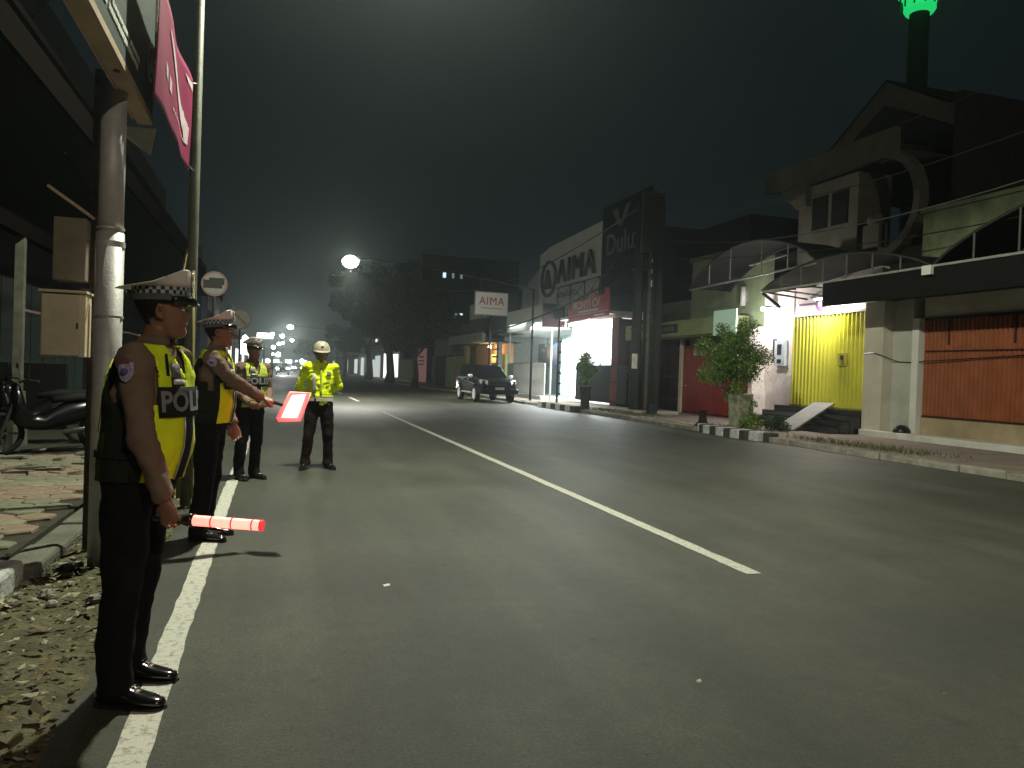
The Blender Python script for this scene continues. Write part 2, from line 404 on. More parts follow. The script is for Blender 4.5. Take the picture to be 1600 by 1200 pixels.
m = MB(); m.tube([(XF-.44, 16.6, 2.26), (XF-.45, 16.2, 2.27), (XF-.43, 15.97, 2.2), (XF-.15, 15.7, 2.05), (XF-.14, 15.3, 2.03), (XF-.10, 14.9, 2.06), (XF-.07, 13, 2.15), (XF-.07, 10, 2.28)], .014, 5); tag(m.build('loose_cable', black, None), 'thin black cable sagging across the cream pillar and brown shutter', 'cable')
# dark upturned bowl on the plinth
m = MB(); m.ell((XF-.3, 15.35, .28), .21, .21, .2, 16, 10); o = m.build('upturned_basin', black, None, smooth=True); tag(o, 'dark rounded basin upside down on the white plinth by the pillar', 'basin')
# --- yellow gate recess
gate_y = M('yellow_gate_paint', (.52, .51, .035), .42, .0, var=.16, scale=1.5, bump=.08)
gd = M('dark_yellow_gate', (.30, .29, .03), .6)
h = thing('gate_bay', 'white walled entrance bay with black steps behind the yellow gate', 'entrance', (XF+.5, 18.5, 0))
B('wall', M('pinkish_white_wall', (.78, .72, .68), .7, var=.1), h, (XF+.02, XF+.3, 20.12, 21.62, .13, 4.3)); B('wall', M('pinkish_white_wall', (.78, .72, .68), .7), h, (XF-.5, XF+.02, 21.4, 21.62, .13, 3.2))
B('lintel', M('pinkish_white_wall', (.78, .72, .68), .7), h, (XF+.06, XF+.3, 16.6, 20.12, 3.52, 4.6)); B('back_wall', soot, h, (XF+.3, XF+.4, 16.4, 21.6, 0, 3.5))
B('floor', black, h, (XF-.1, XF+.3, 16.6, 20.1, .1, .74))
tile = M('black_tile', (.02, .02, .022), .18, var=.3, coat=.6)
for i in range(4): B('step', tile, h, (XF-1.45+i*.34, XF-1.45+(i+1)*.34+.02, 16.62+.0*i, 20.3+.12*(3-i), .06, .13+.152*(i+1)))
m = MB(); m.beam((XF-1.95, 17.75, .15), (XF-.18, 18.35, .87), .62, .05, (0, 0, 1)); m.build('ramp', M('grey_ramp', (.24, .24, .23), .8), h)
gt = thing('folding_gate', 'bright yellow folding metal gate standing at the top of black steps', 'gate', (XF, 18.4, .75))
y = 16.65; k = 0
while y < 20.05:
    st = .155; m = MB(); top = 3.42-.0*k; d = .085
    m.loft([[(XF+.02, y, z), (XF+.02-d, y+st*.42, z), (XF+.02-d, y+st*.58, z), (XF+.02, y+st-.01, z), (XF+.045, y+st-.01, z), (XF+.045-d*.9, y+st*.5, z), (XF+.045, y, z)] for z in (.78, top)])
    m.build('leaf', gate_y, gt); y += st; k += 1
B('lock_box', gd, gt, (XF-.12, XF-.07, 17.6, 17.95, 1.95, 2.3)); B('bolt', black, gt, (XF-.14, XF-.12, 17.72, 17.83, 2.12, 2.24))
B('top_rail', steel, gt, (XF-.08, XF+.05, 16.62, 20.08, 3.43, 3.5)); B('bottom_rail', gd, gt, (XF-.05, XF+.05, 16.62, 20.08, .745, .78))
# emblem above the gate
em = M('purple_emblem', (.20, .10, .2), .6, var=0)
e = thing('wall_emblem', 'round purple and white emblem on the lit wall above the yellow gate', 'emblem', (XF+.05, 18.9, 3.78))
m = MB(); m.tube([(XF+.045, 18.9, 3.80), (XF+.02, 18.9, 3.80)], [.24, .24], 20); m.build('disc', em, e)
m = MB(); m.tube([(XF+.022, 18.9, 3.80), (XF+.008, 18.9, 3.80)], [.12, .12], 20); m.build('centre', white, e)
for s_ in (-1, 1): B('wing', em, e, (XF+.02, XF+.045, 18.9+s_*.62-.36, 18.9+s_*.62+.36, 3.77, 3.83))
# wall lamp over the gate (lit)
lampmat = lambda n, c, s_: M(n, (1, 1, 1), .5, var=0, bump=0, emit=c, es=s_)
t = thing('tube_lamp', 'lit white tube lamp fixed above the yellow gate', 'lamp', (XF-.45, 18.4, 3.72))
m = MB(); m.tube([(XF-.32, 17.75, 3.86), (XF-.32, 18.75, 3.86)], .022, 8); m.build('tube', lampmat('tube_glow', (1, .93, .95), 25), t)
B('fitting', steel, t, (XF-.36, XF-.28, 17.7, 18.8, 3.885, 3.93)); B('bracket', steel, t, (XF-.3, XF+.05, 18.2, 18.25, 3.93, 3.96))
light('gate_light', 'AREA', (XF-.32, 18.25, 3.83), 80, (1, .93, .9), .9, t, (XF-.3, 18.25, 0), size_y=.05)
t = thing('bulb_lamp', 'small lit bulb beside the white wall left of the yellow gate', 'lamp', (XF-.5, 20.9, 3.7))
m = MB(); m.ell((XF-.55, 20.9, 3.72), .06, .06, .07); m.build('bulb', lampmat('tube_glow', (1, .93, .95), 25), t); B('arm', dark, t, (XF-.55, XF+.02, 20.88, 20.92, 3.80, 3.83))
light('wall_light', 'POINT', (XF-.9, 20.8, 3.5), 80, (1, .9, .88), .05, t)
mb_ = thing('meter_box', 'pale blue electricity meter box on the white wall beside the yellow gate', 'box', (XF, 20.9, 2))
B('case', M('pale_blue_plastic', (.45, .52, .58), .5), mb_, (XF-.10, XF+.02, 20.35, 20.85, 1.95, 2.75)); B('window', black, mb_, (XF-.115, XF-.10, 20.5, 20.7, 2.3, 2.62)); B('conduit', black, mb_, (XF-.06, XF+.02, 20.9, 21.0, 2.1, 2.8)); B('breaker', dark, mb_, (XF-.115, XF-.10, 20.5, 20.7, 2.05, 2.15))
# --- canopy in front of the brown shutter and gate
c = thing('awning', 'dark sheet awning with curved steel truss over the brown shutter', 'awning', (13.5, 12, 3.6))
AX = 13.5
B('slab', soot, c, (AX+.05, XF+.02, 6, 16.55, 3.64, 3.72)); B('valance', M('black_sheet', (.010, .010, .009), .9), c, (AX-.02, AX+.02, 6, 16.7, 3.42, 4.02))
B('bottom_chord', steel, c, (AX-.06, AX-.02, 6, 19.3, 4.02, 4.07))
def arc(y0, y1, z0, rise, n=18, skew=0.): return [(y0+(y1-y0)*i/n, z0+rise*math.sin(pi*(i/n))**.8) for i in range(n+1)]
for (a, b, rise, nm) in ((13.25, 19.3, .62, 'near'), (6.2, 13.2, 1.05, 'far')):
    pts = arc(a, b, 4.05, rise)
    m = MB(); m.tube([(AX-.03, y_, z_+.02) for y_, z_ in pts], .028, 6); m.build('truss_arch', M('dull_truss', (.035, .035, .03), .7, .1, var=.4), c)
    m = MB(); vs = []; fs = []
    for i, (y_, z_) in enumerate(pts):
        vs += [(AX-.05, y_, z_+.04), (XF+.02, y_, z_*.5+2.2+.06)]
        if i: fs.append((2*i-2, 2*i-1, 2*i+1, 2*i))
    m.add(vs, fs); m.build('roof_sheet', M('black_sheet', (.010, .010, .009), .9), c, solid=.01)
    nn = 7
    for i in range(1, nn):
        yy = a+(b-a)*i/nn; zz = np.interp(yy, [q[0] for q in pts], [q[1] for q in pts])
        m = MB(); m.tube([(AX-.03, yy, 4.06), (AX-.03, yy, zz+.02)], .022, 6); m.build('strut', M('pale_strut', (.11, .105, .09), .7), c)
    for i in range(5):
        yy = a+(b-a)*(i+.5)/5; m = MB(); m.beam((AX-.03, yy, 4.05), (XF, yy, 3.98), .04); m.build('rafter', dark, c)
m = MB(); m.tube([(AX-.04, 19.3, 4.05), (XF, 19.5, 3.95)], .03, 6); m.tube([(AX+.02, 19.3, 4.0), (AX+.02, 18.5, 3.55)], .045, 6); m.build('bracket', dark, c)
B('junction_box', white, c, (AX-.14, AX-.06, 13.15, 13.4, 3.86, 4.06))
# --- vaulted canopy further along
c = thing('awning', 'vaulted dark translucent awning above the pale green shop wall', 'awning', (13.5, 22, 4.5))
def vz(t): return 4.55+1.05*math.sin(pi*t)**.75
m = MB(); vs = []; fs = []; n = 16
for i in range(n+1):
    y_ = 17.1+(23.6-17.1)*i/n; z_ = vz(i/n)+.12*(1-i/n)
    vs += [(AX+.1, y_, z_), (XF+.02, y_, z_+.0)]
    if i: fs.append((2*i-2, 2*i-1, 2*i+1, 2*i))
m.add(vs, fs); m.build('roof_sheet', M('smoky_sheet', (.018, .018, .018), .6, spec=.1), c, solid=.008)
m = MB(); m.tube([(AX+.08, 17.1+(6.5)*i/n, vz(i/n)+.12*(1-i/n)) for i in range(n+1)], .03, 6); m.build('rib', M('dull_truss', (.035, .035, .03), .7), c)
m = MB(); m.tube([(XF-.04, 17.1+(6.5)*i/n, vz(i/n)+.12*(1-i/n)-.02) for i in range(n+1)], .03, 6); m.build('rib', M('dull_truss', (.035, .035, .03), .7), c)
m = MB(); m.tube([(AX+.08, 17.1, 4.62), (AX+.08, 23.6, 4.5)], .03, 6); m.build('tie_bar', steel, c)
for i in (3, 6, 10, 13):
    m = MB(); y_ = 17.1+6.5*i/n; m.tube([(AX+.08, y_, 4.6), (AX+.08, y_, vz(i/n)+.1)], .018, 5); m.build('strut', steel, c)
m = MB(); m.tube([(AX+.1, 18.4, 5.0), (AX+.4, 20.6, 5.0)], .025, 6); m.build('brace', steel, c)
# --- pale green building with red gate
h = thing('shop_house', 'pale green house with red gate and long fascia beam', 'building', (XF, 26, 0))
B('wall', green_wall, h, (XF+.02, XF+.35, 21.64, 26.3, 2.62, 5.9)); B('wall', dkgreen_wall, h, (XF+.5, XF+.8, 26.3, 30.5, 3.0, 4.6))
B('parapet', dkgreen_wall, h, (XF-.05, XF+.4, 21.6, 26.4, 5.9, 6.05)); B('side_wall', green_wall, h, (XF+.35, 22.5, 26.1, 26.3, 3.0, 5.9))
B('fascia', M('light_green_fascia', (.34, .42, .20), .8, var=.2), h, (XF-.75, XF+.02, 22.4, 30.4, 3.05, 3.62)); B('soffit', dkgreen_wall, h, (XF-.7, XF+.5, 22.4, 30.4, 2.98, 3.045))
B('pier', offwhite, h, (XF-.12, XF+.01, 26.62, 26.8, .13, 2.98)); B('roof', soot, h, (XF+.35, 22.5, 21.7, 26.1, 5.5, 5.7))
B('jamb', offwhite, h, (XF-.15, XF+.02, 21.64, 21.75, .13, 2.98))
t = thing('name_board', 'small dark name board on the light green fascia', 'sign', (XF-.8, 27, 3.3))
B('board', M('dark_board', (.04, .045, .03), .7), t, (XF-.80, XF-.755, 25.9, 28.4, 3.17, 3.5))
for k in range(8): B('letter_block', M('sign_grey', (.10, .11, .08), .6, var=0), t, (XF-.81, XF-.801, 26.1+k*.27, 26.3+k*.27, 3.24, 3.42 if k % 3 else 3.40))
t = thing('white_sign', 'blank pale sign board standing out above the round tree', 'sign', (XF-.5, 22.3, 3.2))
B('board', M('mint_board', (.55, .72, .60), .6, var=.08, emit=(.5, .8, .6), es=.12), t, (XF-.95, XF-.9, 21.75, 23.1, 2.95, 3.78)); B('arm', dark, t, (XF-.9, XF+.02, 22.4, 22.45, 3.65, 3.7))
t = thing('tube_lamp', 'unlit pale tube lamp standing upright on the green wall', 'lamp', (XF-.1, 22.6, 4))
m = MB(); m.tube([(XF-.12, 22.65, 3.98), (XF-.12, 22.65, 4.62)], .09, 10); m.build('tube', white, t, smooth=True); B('fitting', steel, t, (XF-.05, XF+.02, 22.6, 22.7, 4.1, 4.5))
red = M('red_gate_paint', (.30, .035, .028), .55, var=.25, scale=1.2)
gt = thing('sliding_gate', 'red sheet metal gate behind the round tree', 'gate', (XF, 24, .15))
y = 21.78
while y < 26.55:
    B('panel', red, gt, (XF-.04-.0, XF+.0, y, y+.285, .2, 2.62), bevel=.008); y += .297
B('top_rail', M('dark_red', (.12, .02, .02), .6), gt, (XF-.06, XF+.01, 21.76, 26.6, 2.625, 2.70)); B('bottom_rail', M('dark_red', (.12, .02, .02), .6), gt, (XF-.05, XF, 21.76, 26.6, .14, .195))
gt = thing('sliding_gate', 'dark maroon sheet gate between the white pier and the pole cluster', 'gate', (XF, 28.5, .15))
mar = M('maroon_gate', (.045, .018, .018), .6, var=.3, scale=1.2); y = 26.82
while y < 31.0:
    B('panel', mar, gt, (XF-.04, XF, y, y+.285, .2, 2.95), bevel=.008); y += .297
B('rail', dark, gt, (XF-.055, XF-.042, 26.82, 31.1, 1.5, 1.55)); B('rail', dark, gt, (XF-.055, XF-.042, 26.82, 31.1, .6, .65))
tag(B('letter_box', offwhite, None, (XF-.14, XF-.045, 25.0, 25.7, 2.32, 2.52)), 'small cream letter box on the red gate top', 'box')
# dark building behind with its flat dark green side
t = thing('dark_house', 'unlit dark green house rising behind the name board', 'building', (18, 29, 0))
B('wall', M('black_green_render', (.018, .03, .024), .9), t, (XF+.9, 22, 26.6, 33.2, .0, 5.4)); B('roof', soot, t, (XF+.5, 22.4, 26.5, 33.2, 5.4, 5.6)); B('upper_storey', M('black_green_render', (.018, .03, .024), .9), t, (XF+3, 22, 27, 33.1, 5.6, 8.2))
# --- curvy house in the background, upper right
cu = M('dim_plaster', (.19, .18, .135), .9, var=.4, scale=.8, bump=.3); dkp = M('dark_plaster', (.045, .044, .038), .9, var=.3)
h = thing('curved_house', 'unlit tall house with broad fascia and large curved concrete band', 'building', (17, 19, 0))
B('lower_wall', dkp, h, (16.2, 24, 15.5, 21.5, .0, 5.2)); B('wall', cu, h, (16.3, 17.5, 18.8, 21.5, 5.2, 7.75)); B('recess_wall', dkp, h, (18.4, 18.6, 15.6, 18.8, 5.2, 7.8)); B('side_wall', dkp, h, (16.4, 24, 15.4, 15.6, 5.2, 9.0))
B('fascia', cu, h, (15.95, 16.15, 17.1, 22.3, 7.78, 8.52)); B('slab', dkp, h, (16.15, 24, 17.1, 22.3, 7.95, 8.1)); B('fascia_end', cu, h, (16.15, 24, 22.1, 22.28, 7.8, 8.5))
m = MB(); m.prism([(22.3, 7.78), (22.9, 7.9), (22.9, 8.3), (22.3, 8.52)], 15.95, 16.15); m.build('fascia_tip', cu, h)
m = MB(); m.loft([[(16.0, 20.9, 7.78), (16.5, 20.9, 7.78), (16.5, 22.1, 7.78), (16.0, 22.1, 7.78)], [(16.1, 20.9, 7.1), (16.5, 20.9, 7.1), (16.5, 21.4, 7.1), (16.1, 21.4, 7.1)]]); m.build('corbel', cu, h)
for i in range(11):
    a0 = radians(100-17*i); a1 = radians(100-17*(i+1))
    cy_, cz_, R_ = 17.6, 6.45, 1.42
    P_ = lambda a, r: (cy_-r*cos(a-0*pi)*1.0 if False else cy_-r*sin(pi/2-a+0)*1.0, cz_+r*sin(a))
    P_ = lambda a, r: (cy_-r*cos(a), cz_+r*sin(a))
    m = MB(); m.prism([P_(a0, R_-.13), P_(a0, R_+.09), P_(a1-.0, R_+.09), P_(a1, R_-.13)], 15.9, 16.2); m.build('band_segment', cu, h)
B('window', M('black_glass', (.01, .01, .01), .3), h, (16.27, 16.3, 19.2, 19.9, 6.3, 7.3)); B('window', M('black_glass', (.01, .01, .01), .3), h, (16.27, 16.3, 20.1, 20.8, 6.3, 7.3))
B('railing_post', cu, h, (16.0, 16.12, 17.5, 17.62, 5.2, 6.0)); B('planter', cu, h, (15.9, 16.2, 17.5, 18.1, 5.3, 5.95))
m = MB(); m.ell((16.05, 17.8, 6.1), .2, .25, .22); m.build('planter_ball', cu, h, smooth=True)
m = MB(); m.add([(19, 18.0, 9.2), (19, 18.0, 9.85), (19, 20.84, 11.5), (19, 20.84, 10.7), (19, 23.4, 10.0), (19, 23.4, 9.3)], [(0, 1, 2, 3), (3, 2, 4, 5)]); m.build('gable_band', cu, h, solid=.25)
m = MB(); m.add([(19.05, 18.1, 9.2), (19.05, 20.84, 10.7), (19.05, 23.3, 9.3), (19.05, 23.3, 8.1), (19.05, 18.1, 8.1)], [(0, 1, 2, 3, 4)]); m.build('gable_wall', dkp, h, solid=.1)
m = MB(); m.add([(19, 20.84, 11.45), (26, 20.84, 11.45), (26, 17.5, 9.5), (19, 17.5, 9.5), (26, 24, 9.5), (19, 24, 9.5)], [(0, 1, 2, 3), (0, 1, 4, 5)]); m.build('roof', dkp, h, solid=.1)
# --- minaret
h = thing('minaret', 'distant mosque minaret with green lit gallery against the night sky', 'tower', (51.2, 52.7, 0))
m = MB(); m.cyl((51.2, 52.7), 1.0, 0, 33.2, 12, .8); m.build('shaft', M('grey_stone', (.05, .05, .05), .9), h)
gg = M('green_glow_plaster', (.1, .5, .2), .7, var=.0, bump=0, emit=(.02, .95, .22), es=.42)  # green lamp light put into the plaster as emission
m = MB(); m.cyl((51.2, 52.7), 1.05, 33.0, 33.4, 12, 1.3); m.cyl((51.2, 52.7), 1.25, 33.4, 34.6, 12, 1.4); m.build('gallery', gg, h)
m = MB(); m.cyl((51.2, 52.7), 1.75, 34.65, 34.9, 12); m.cyl((51.2, 52.7), 1.0, 34.9, 37, 12, .7); m.build('upper_gallery', gg, h)
for i in range(12):
    a = i*pi/6; m = MB(); m.cyl((51.2+1.55*cos(a), 52.7+1.55*sin(a)), .07, 33.4, 34.65, 5); m.build('baluster', M('dark_green', (.01, .1, .04), .6), h)
light('gallery_light', 'POINT', (49.3, 51.0, 35.2), 30, (.05, 1, .25), .1, h)
# --- bright shop behind black gate, red banner
h = thing('white_shop', 'brightly lit white shop interior standing open behind the black gate', 'building', (17, 34, 0))
wl = M('bright_white_wall', (.80, .81, .80), .7, var=.03)
B('back_wall', wl, h, (17.6, 17.8, 31.2, 37.0, .1, 4.2)); B('side_wall', wl, h, (14.6, 17.8, 37.0, 37.15, .1, 4.2)); B('side_wall', M('maroon_panel', (.16, .03, .03), .7), h, (14.45, 17.6, 31.05, 31.2, .1, 4.0)); B('ceiling', wl, h, (14.3, 17.8, 31.2, 37.0, 4.06, 4.2)); B('floor', M('white_tile', (.6, .6, .58), .4), h, (14.6, 17.6, 31.2, 37.0, .05, .18))
B('roof', white, h, (13.8, 18.0, 30.9, 37.15, 4.2, 4.32))
B('pier', M('maroon_panel', (.16, .03, .03), .7), h, (14.35, 14.5, 30.9, 31.6, .1, 4.05))
t = thing('ceiling_lamp', 'glaring white lamp under the shop ceiling beside the canopy', 'lamp', (14.6, 36.9, 4))
m = MB(); m.ell((14.2, 35.9, 3.95), .13, .13, .10); m.build('bulb', lampmat('cold_glow', (.93, 1, 1), 45), t); B('base', steel, t, (14.1, 14.3, 35.8, 36.0, 4.05, 4.1))
light('shop_light', 'POINT', (14.9, 35.6, 3.5), 330, (.93, 1, .98), .1, t)
t = thing('tube_lamp', 'long lit tube lamp on the ceiling of the white shop', 'lamp', (16, 34, 4))
m = MB(); m.tube([(16, 32.5, 3.98), (16, 35.5, 3.98)], .03, 8); m.build('tube', lampmat('cold_glow', (.93, 1, 1), 45), t)
light('room_light', 'AREA', (16.3, 34, 3.93), 1000, (.93, 1, .98), 3, t, (16, 34, 0), size_y=3)
bg_ = thing('red_banner', 'red advertising banner with white lettering above the bright shop', 'banner', (13.7, 34, 4.7))
rb = M('banner_red', (.62, .05, .055), .5, var=.12, scale=2)
X0 = 13.72
m = MB(); m.add([(X0, 30.55, 4.06), (X0, 30.55, 5.06), (X0, 35.4, 5.0), (X0, 35.4, 4.0)], [(0, 1, 2, 3)]); m.build('cloth', rb, bg_, solid=.03)
m = MB(); m.quad((X0-.02, 30.6, 4.98), (X0-.02, 31.1, 4.98), (X0-.02, 31.1, 5.3), (X0-.02, 30.6, 5.3)); m.build('corner_flap', rb, bg_, solid=.02)
wlt = M('banner_white', (.80, .74, .72), .6, var=0, bump=0)
text('lettering', 'MONYI CV', wlt, bg_, (X0-.035, 34.8, 4.55), (0, -1, 0), (0, 0, 1), .40, 3.3, .006, bold=.012)
B('small_line', wlt, bg_, (X0-.037, X0-.031, 31.7, 34.0, 4.39, 4.47))
B('small_line', wlt, bg_, (X0-.037, X0-.031, 31.0, 32.2, 4.13, 4.2))
B('stripe', wlt, bg_, (X0-.037, X0-.031, 30.7, 35.2, 4.29, 4.315))
bk = M('black_gate_paint', (.008, .011, .012), .7, var=.2, spec=.25)
gt = thing('sliding_gate', 'black slatted steel gate in front of the bright shop', 'gate', (14.5, 33, .1))
y = 29.9
while y < 35.7:
    B('panel', bk, gt, (14.36, 14.40, y, y+.23, .22, 1.95+.0*(y)), bevel=.006); y += .245
for z in (.30, 1.15, 1.85): B('rail', bk, gt, (14.315, 14.355, 29.88, 35.75, z, z+.06))
for yy in (29.9, 31.3, 32.8, 34.2, 35.6): m = MB(); m.ell((14.37, yy, 2.0), .05, .05, .07, 8, 6); m.build('finial', bk, gt)
# --- e-bike shop: sign wall, canopy, folding gates
h = thing('sign_wall', 'tall pale wall carrying the big round logo and letters', 'wall', (14.6, 38, 4))
sw = M('sign_wall_paint', (.70, .70, .62), .8, var=.15, scale=.6)
m = MB(); m.prism([(33.05, 4.6), (33.05, 8.75), (40.6, 8.55), (42.3, 8.3), (42.3, 4.4)], 14.5, 14.7); m.build('panel', sw, h)
m = MB(); m.prism([(42.31, 4.4), (42.31, 7.9), (46.2, 6.6), (46.2, 4.4)], 14.75, 14.95); m.build('panel', M('sign_side', (.42, .43, .40), .85), h)
B('side_wall', M('black_green_render', (.018, .03, .024), .9), h, (14.7, 22, 33.05, 33.2, 4.3, 8.7)); B('return_wall', sw, h, (14.7, 22, 42.1, 42.28, 4.4, 8.2))
lg = M('logo_grey', (.075, .05, .045), .6, var=.1)
def ringp(r0y, r0z, r1y, r1z, cy, cz, x0, x1, name):
    m = MB(); n = 40; outer = lambda k, ry, rz, x: (x, cy+ry*cos(2*pi*k/n), cz+rz*sin(2*pi*k/n))
    rings = [[outer(k, r0y, r0z, x0), outer(k, r1y, r1z, x0), outer(k, r1y, r1z, x1), outer(k, r0y, r0z, x1)] for k in range(n+1)]
    m.loft(rings, cap=False); return m.build(name, lg, h)
ringp(1.25, 1.02, 1.02, .86, 40.55, 6.75, 14.38, 14.495, 'logo_ring')
text('logo_letter', 'A', lg, h, (14.38, 41.15, 6.25), (0, -1, 0), (0, 0, 1), 1.0, 1.2, .05, bold=.05)
m = MB(); m.box(14.4, 14.49, 39.9, 41.2, 6.2, 6.32); m.build('logo_bar', lg, h)
text('sign_letters', 'AIMA', lg, h, (14.36, 38.95, 6.32), (0, -1, 0), (0, 0, 1), 1.22, 5.1, .06, spacing=1.15)
text('sub_letters', 'ELECTRIC', M('sub_grey', (.25, .25, .20), .6), h, (14.44, 39.1, 5.55), (0, -1, 0), (0, 0, 1), .26, 2.6, .03, bold=.03)
# paint shop board
h = thing('paint_board', 'black advertising board with white lettering behind the poles', 'billboard', (14.4, 31, 5))
B('board', M('teal_black_board', (.006, .011, .012), .9, spec=.05), h, (14.3, 14.42, 28.2, 32.95, 5.02, 9.2)); m = MB(); m.tube([(14.5, 29.5, 0), (14.5, 29.5, 9)], .08, 8); m.build('post', dark, h)
wd = M('dim_white_letter', (.20, .21, .20), .6, var=.1)
text('lettering', 'Dulux', wd, h, (14.285, 32.35, 6.9), (0, -1, 0), (0, 0, 1), .95, 3.6, .01, bold=.01)
text('small_lettering', "Let's Colour", M('dimmer_letter', (.09, .10, .09), .7), h, (14.285, 32.35, 6.25), (0, -1, 0), (0, 0, 1), .45, 3.5, .01)
m = MB(); m.loft([[(14.285, 31.9, 8.9), (14.285, 31.3, 8.9), (14.295, 31.3, 8.9), (14.295, 31.9, 8.9)], [(14.285, 31.3, 8.15), (14.285, 30.9, 8.15), (14.295, 30.9, 8.15), (14.295, 31.3, 8.15)]]); m.loft([[(14.285, 30.5, 8.9), (14.285, 30.0, 8.9), (14.295, 30.0, 8.9), (14.295, 30.5, 8.9)], [(14.285, 31.1, 8.05), (14.285, 30.8, 8.05), (14.295, 30.8, 8.05), (14.295, 31.1, 8.05)]]); m.build('mark', M('mark_grey', (.12, .14, .11), .6), h)
# steel frame above banner
h = thing('steel_frame', 'thin steel lattice frame above the red banner', 'frame', (14, 35, 5))
for y in (32.6, 34.4, 36.3, 38): m = MB(); m.tube([(14.1, y, 4.95), (14.1, y, 6.0)], .035, 5); m.build('post', dark, h)
for z, a, b in ((6.0, 31.5, 38.2), (5.0, 32, 38)): m = MB(); m.tube([(14.1, a, z), (14.1, b, z)], .045, 5); m.build('rail', dark, h)
for a, b in ((32.6, 34.4), (34.4, 36.3), (36.3, 38)):
    for s_ in (0, 1): m = MB(); m.tube([(14.1, a, 5.0 if s_ else 6.0), (14.1, b, 6.0 if s_ else 5.0)], .02, 4); m.build('brace', dark, h)
# shop with canopy box
h = thing('bike_shop', 'white shop with projecting box canopy and glazed lit front', 'building', (14.5, 42, 0))
B('canopy', M('canopy_cream', (.72, .71, .62), .6, var=.08), h, (13.0, 14.45, 37.2, 43.6, 3.85, 5.0)); B('canopy_end', M('maroon_panel_dark', (.028, .008, .011), .7), h, (12.98, 14.4, 37.14, 37.19, 3.86, 5.05)); B('end_strip', white, h, (14.2, 14.28, 37.1, 37.13, 3.9, 5.02))
B('soffit', white, h, (13.0, 14.5, 37.2, 43.6, 3.80, 3.845)); B('upper_wall', M('pale_wall', (.55, .56, .52), .8), h, (14.5, 14.75, 37.2, 50, 3.85, 4.6))
B('back_wall', M('shop_blue_white', (.50, .62, .66), .7, var=.05), h, (17.5, 17.7, 37.2, 49, .1, 3.9)); B('floor', M('white_tile', (.6, .6, .58), .4), h, (14.2, 17.5, 37.2, 49, .05, .16)); B('screen', M('navy_screen', (.01, .03, .06), .3), h, (14.9, 15.0, 39.9, 43.2, 1.9, 3.2)); B('glass_pane', M('shop_glass', (.45, .62, .66), .1, var=0, bump=0), h, (15.1, 15.15, 37.4, 39.9, .2, 3.6))
B('post', steel, h, (13.55, 13.63, 44.7, 44.8, .1, 3.85)); B('post', steel, h, (13.55, 13.63, 37.3, 37.4, .1, 3.85)); B('side_wall', M('pale_wall', (.55, .56, .52), .8), h, (14.5, 17.5, 49, 49.2, .1, 4.6)); B('ceiling', white, h, (14.5, 17.5, 37.2, 49, 3.86, 3.95)); B('red_sill', M('sill_red', (.3, .04, .05), .6), h, (13.9, 14.0, 40.0, 47, 1.98, 2.06))
B('railing', steel, h, (12.95, 13.0, 37.3, 45.4, 3.74, 3.79))
light('shop_light', 'AREA', (15.2, 41.5, 3.75), 300, (.85, .97, 1), 3, h, (14.4, 41.5, 0), size_y=5)
light('canopy_light', 'AREA', (13.7, 39.3, 3.72), 420, (.95, 1, 1), .8, h, (13.0, 38.5, 0), size_y=3)
gt = thing('folding_gate', 'white folding gate panels glowing in the bike shop light', 'gate', (13.5, 40, .1))
y = 37.45; k = 0
while y < 43.9:
    B('panel', M('white_gate', (.78, .80, .76), .5, var=.05) if y < 42.6 else M('grey_green_gate', (.32, .38, .35), .5), gt, (13.3, 13.34, y, y+.4, .22, 1.98), bevel=.01); y += .42
for z in (.25, 1.1, 1.95): B('rail', white, gt, (13.26, 13.298, 37.4, 44, z, z+.05))
tag(B('low_wall', M('white_tile', (.6, .6, .58), .4), None, (12.9, 13.2, 36.9, 48, .1, .32)), 'low white step in front of the white folding gate', 'step')
# AIMA square sign on pole
h = thing('square_sign', 'square white sign with red letters on top of a pole before the shops', 'sign', (12.1, 44, 0))
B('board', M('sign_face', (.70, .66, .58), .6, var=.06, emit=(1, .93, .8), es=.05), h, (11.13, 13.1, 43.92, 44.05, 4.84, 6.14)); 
for bx in ((11.08, 13.15, 43.9, 44.07, 6.141, 6.2), (11.08, 13.15, 43.9, 44.07, 4.78, 4.839), (11.08, 11.129, 43.9, 44.07, 4.84, 6.14), (13.101, 13.15, 43.9, 44.07, 4.84, 6.14)): B('frame', steel, h, bx)
text('lettering', 'AIMA', M('sign_red', (.38, .06, .04), .6, var=0), h, (11.35, 43.915, 5.42), (1, 0, 0), (0, 0, 1), .46, 1.55, .006, spacing=1.1)
B('small_line', M('sign_red_pale', (.5, .3, .24), .6, var=0), h, (11.45, 12.8, 43.91, 43.918, 5.20, 5.25))
m = MB(); m.tube([(12.1, 44, 0), (12.1, 44, 4.8)], .06, 8); m.build('post', dark, h)
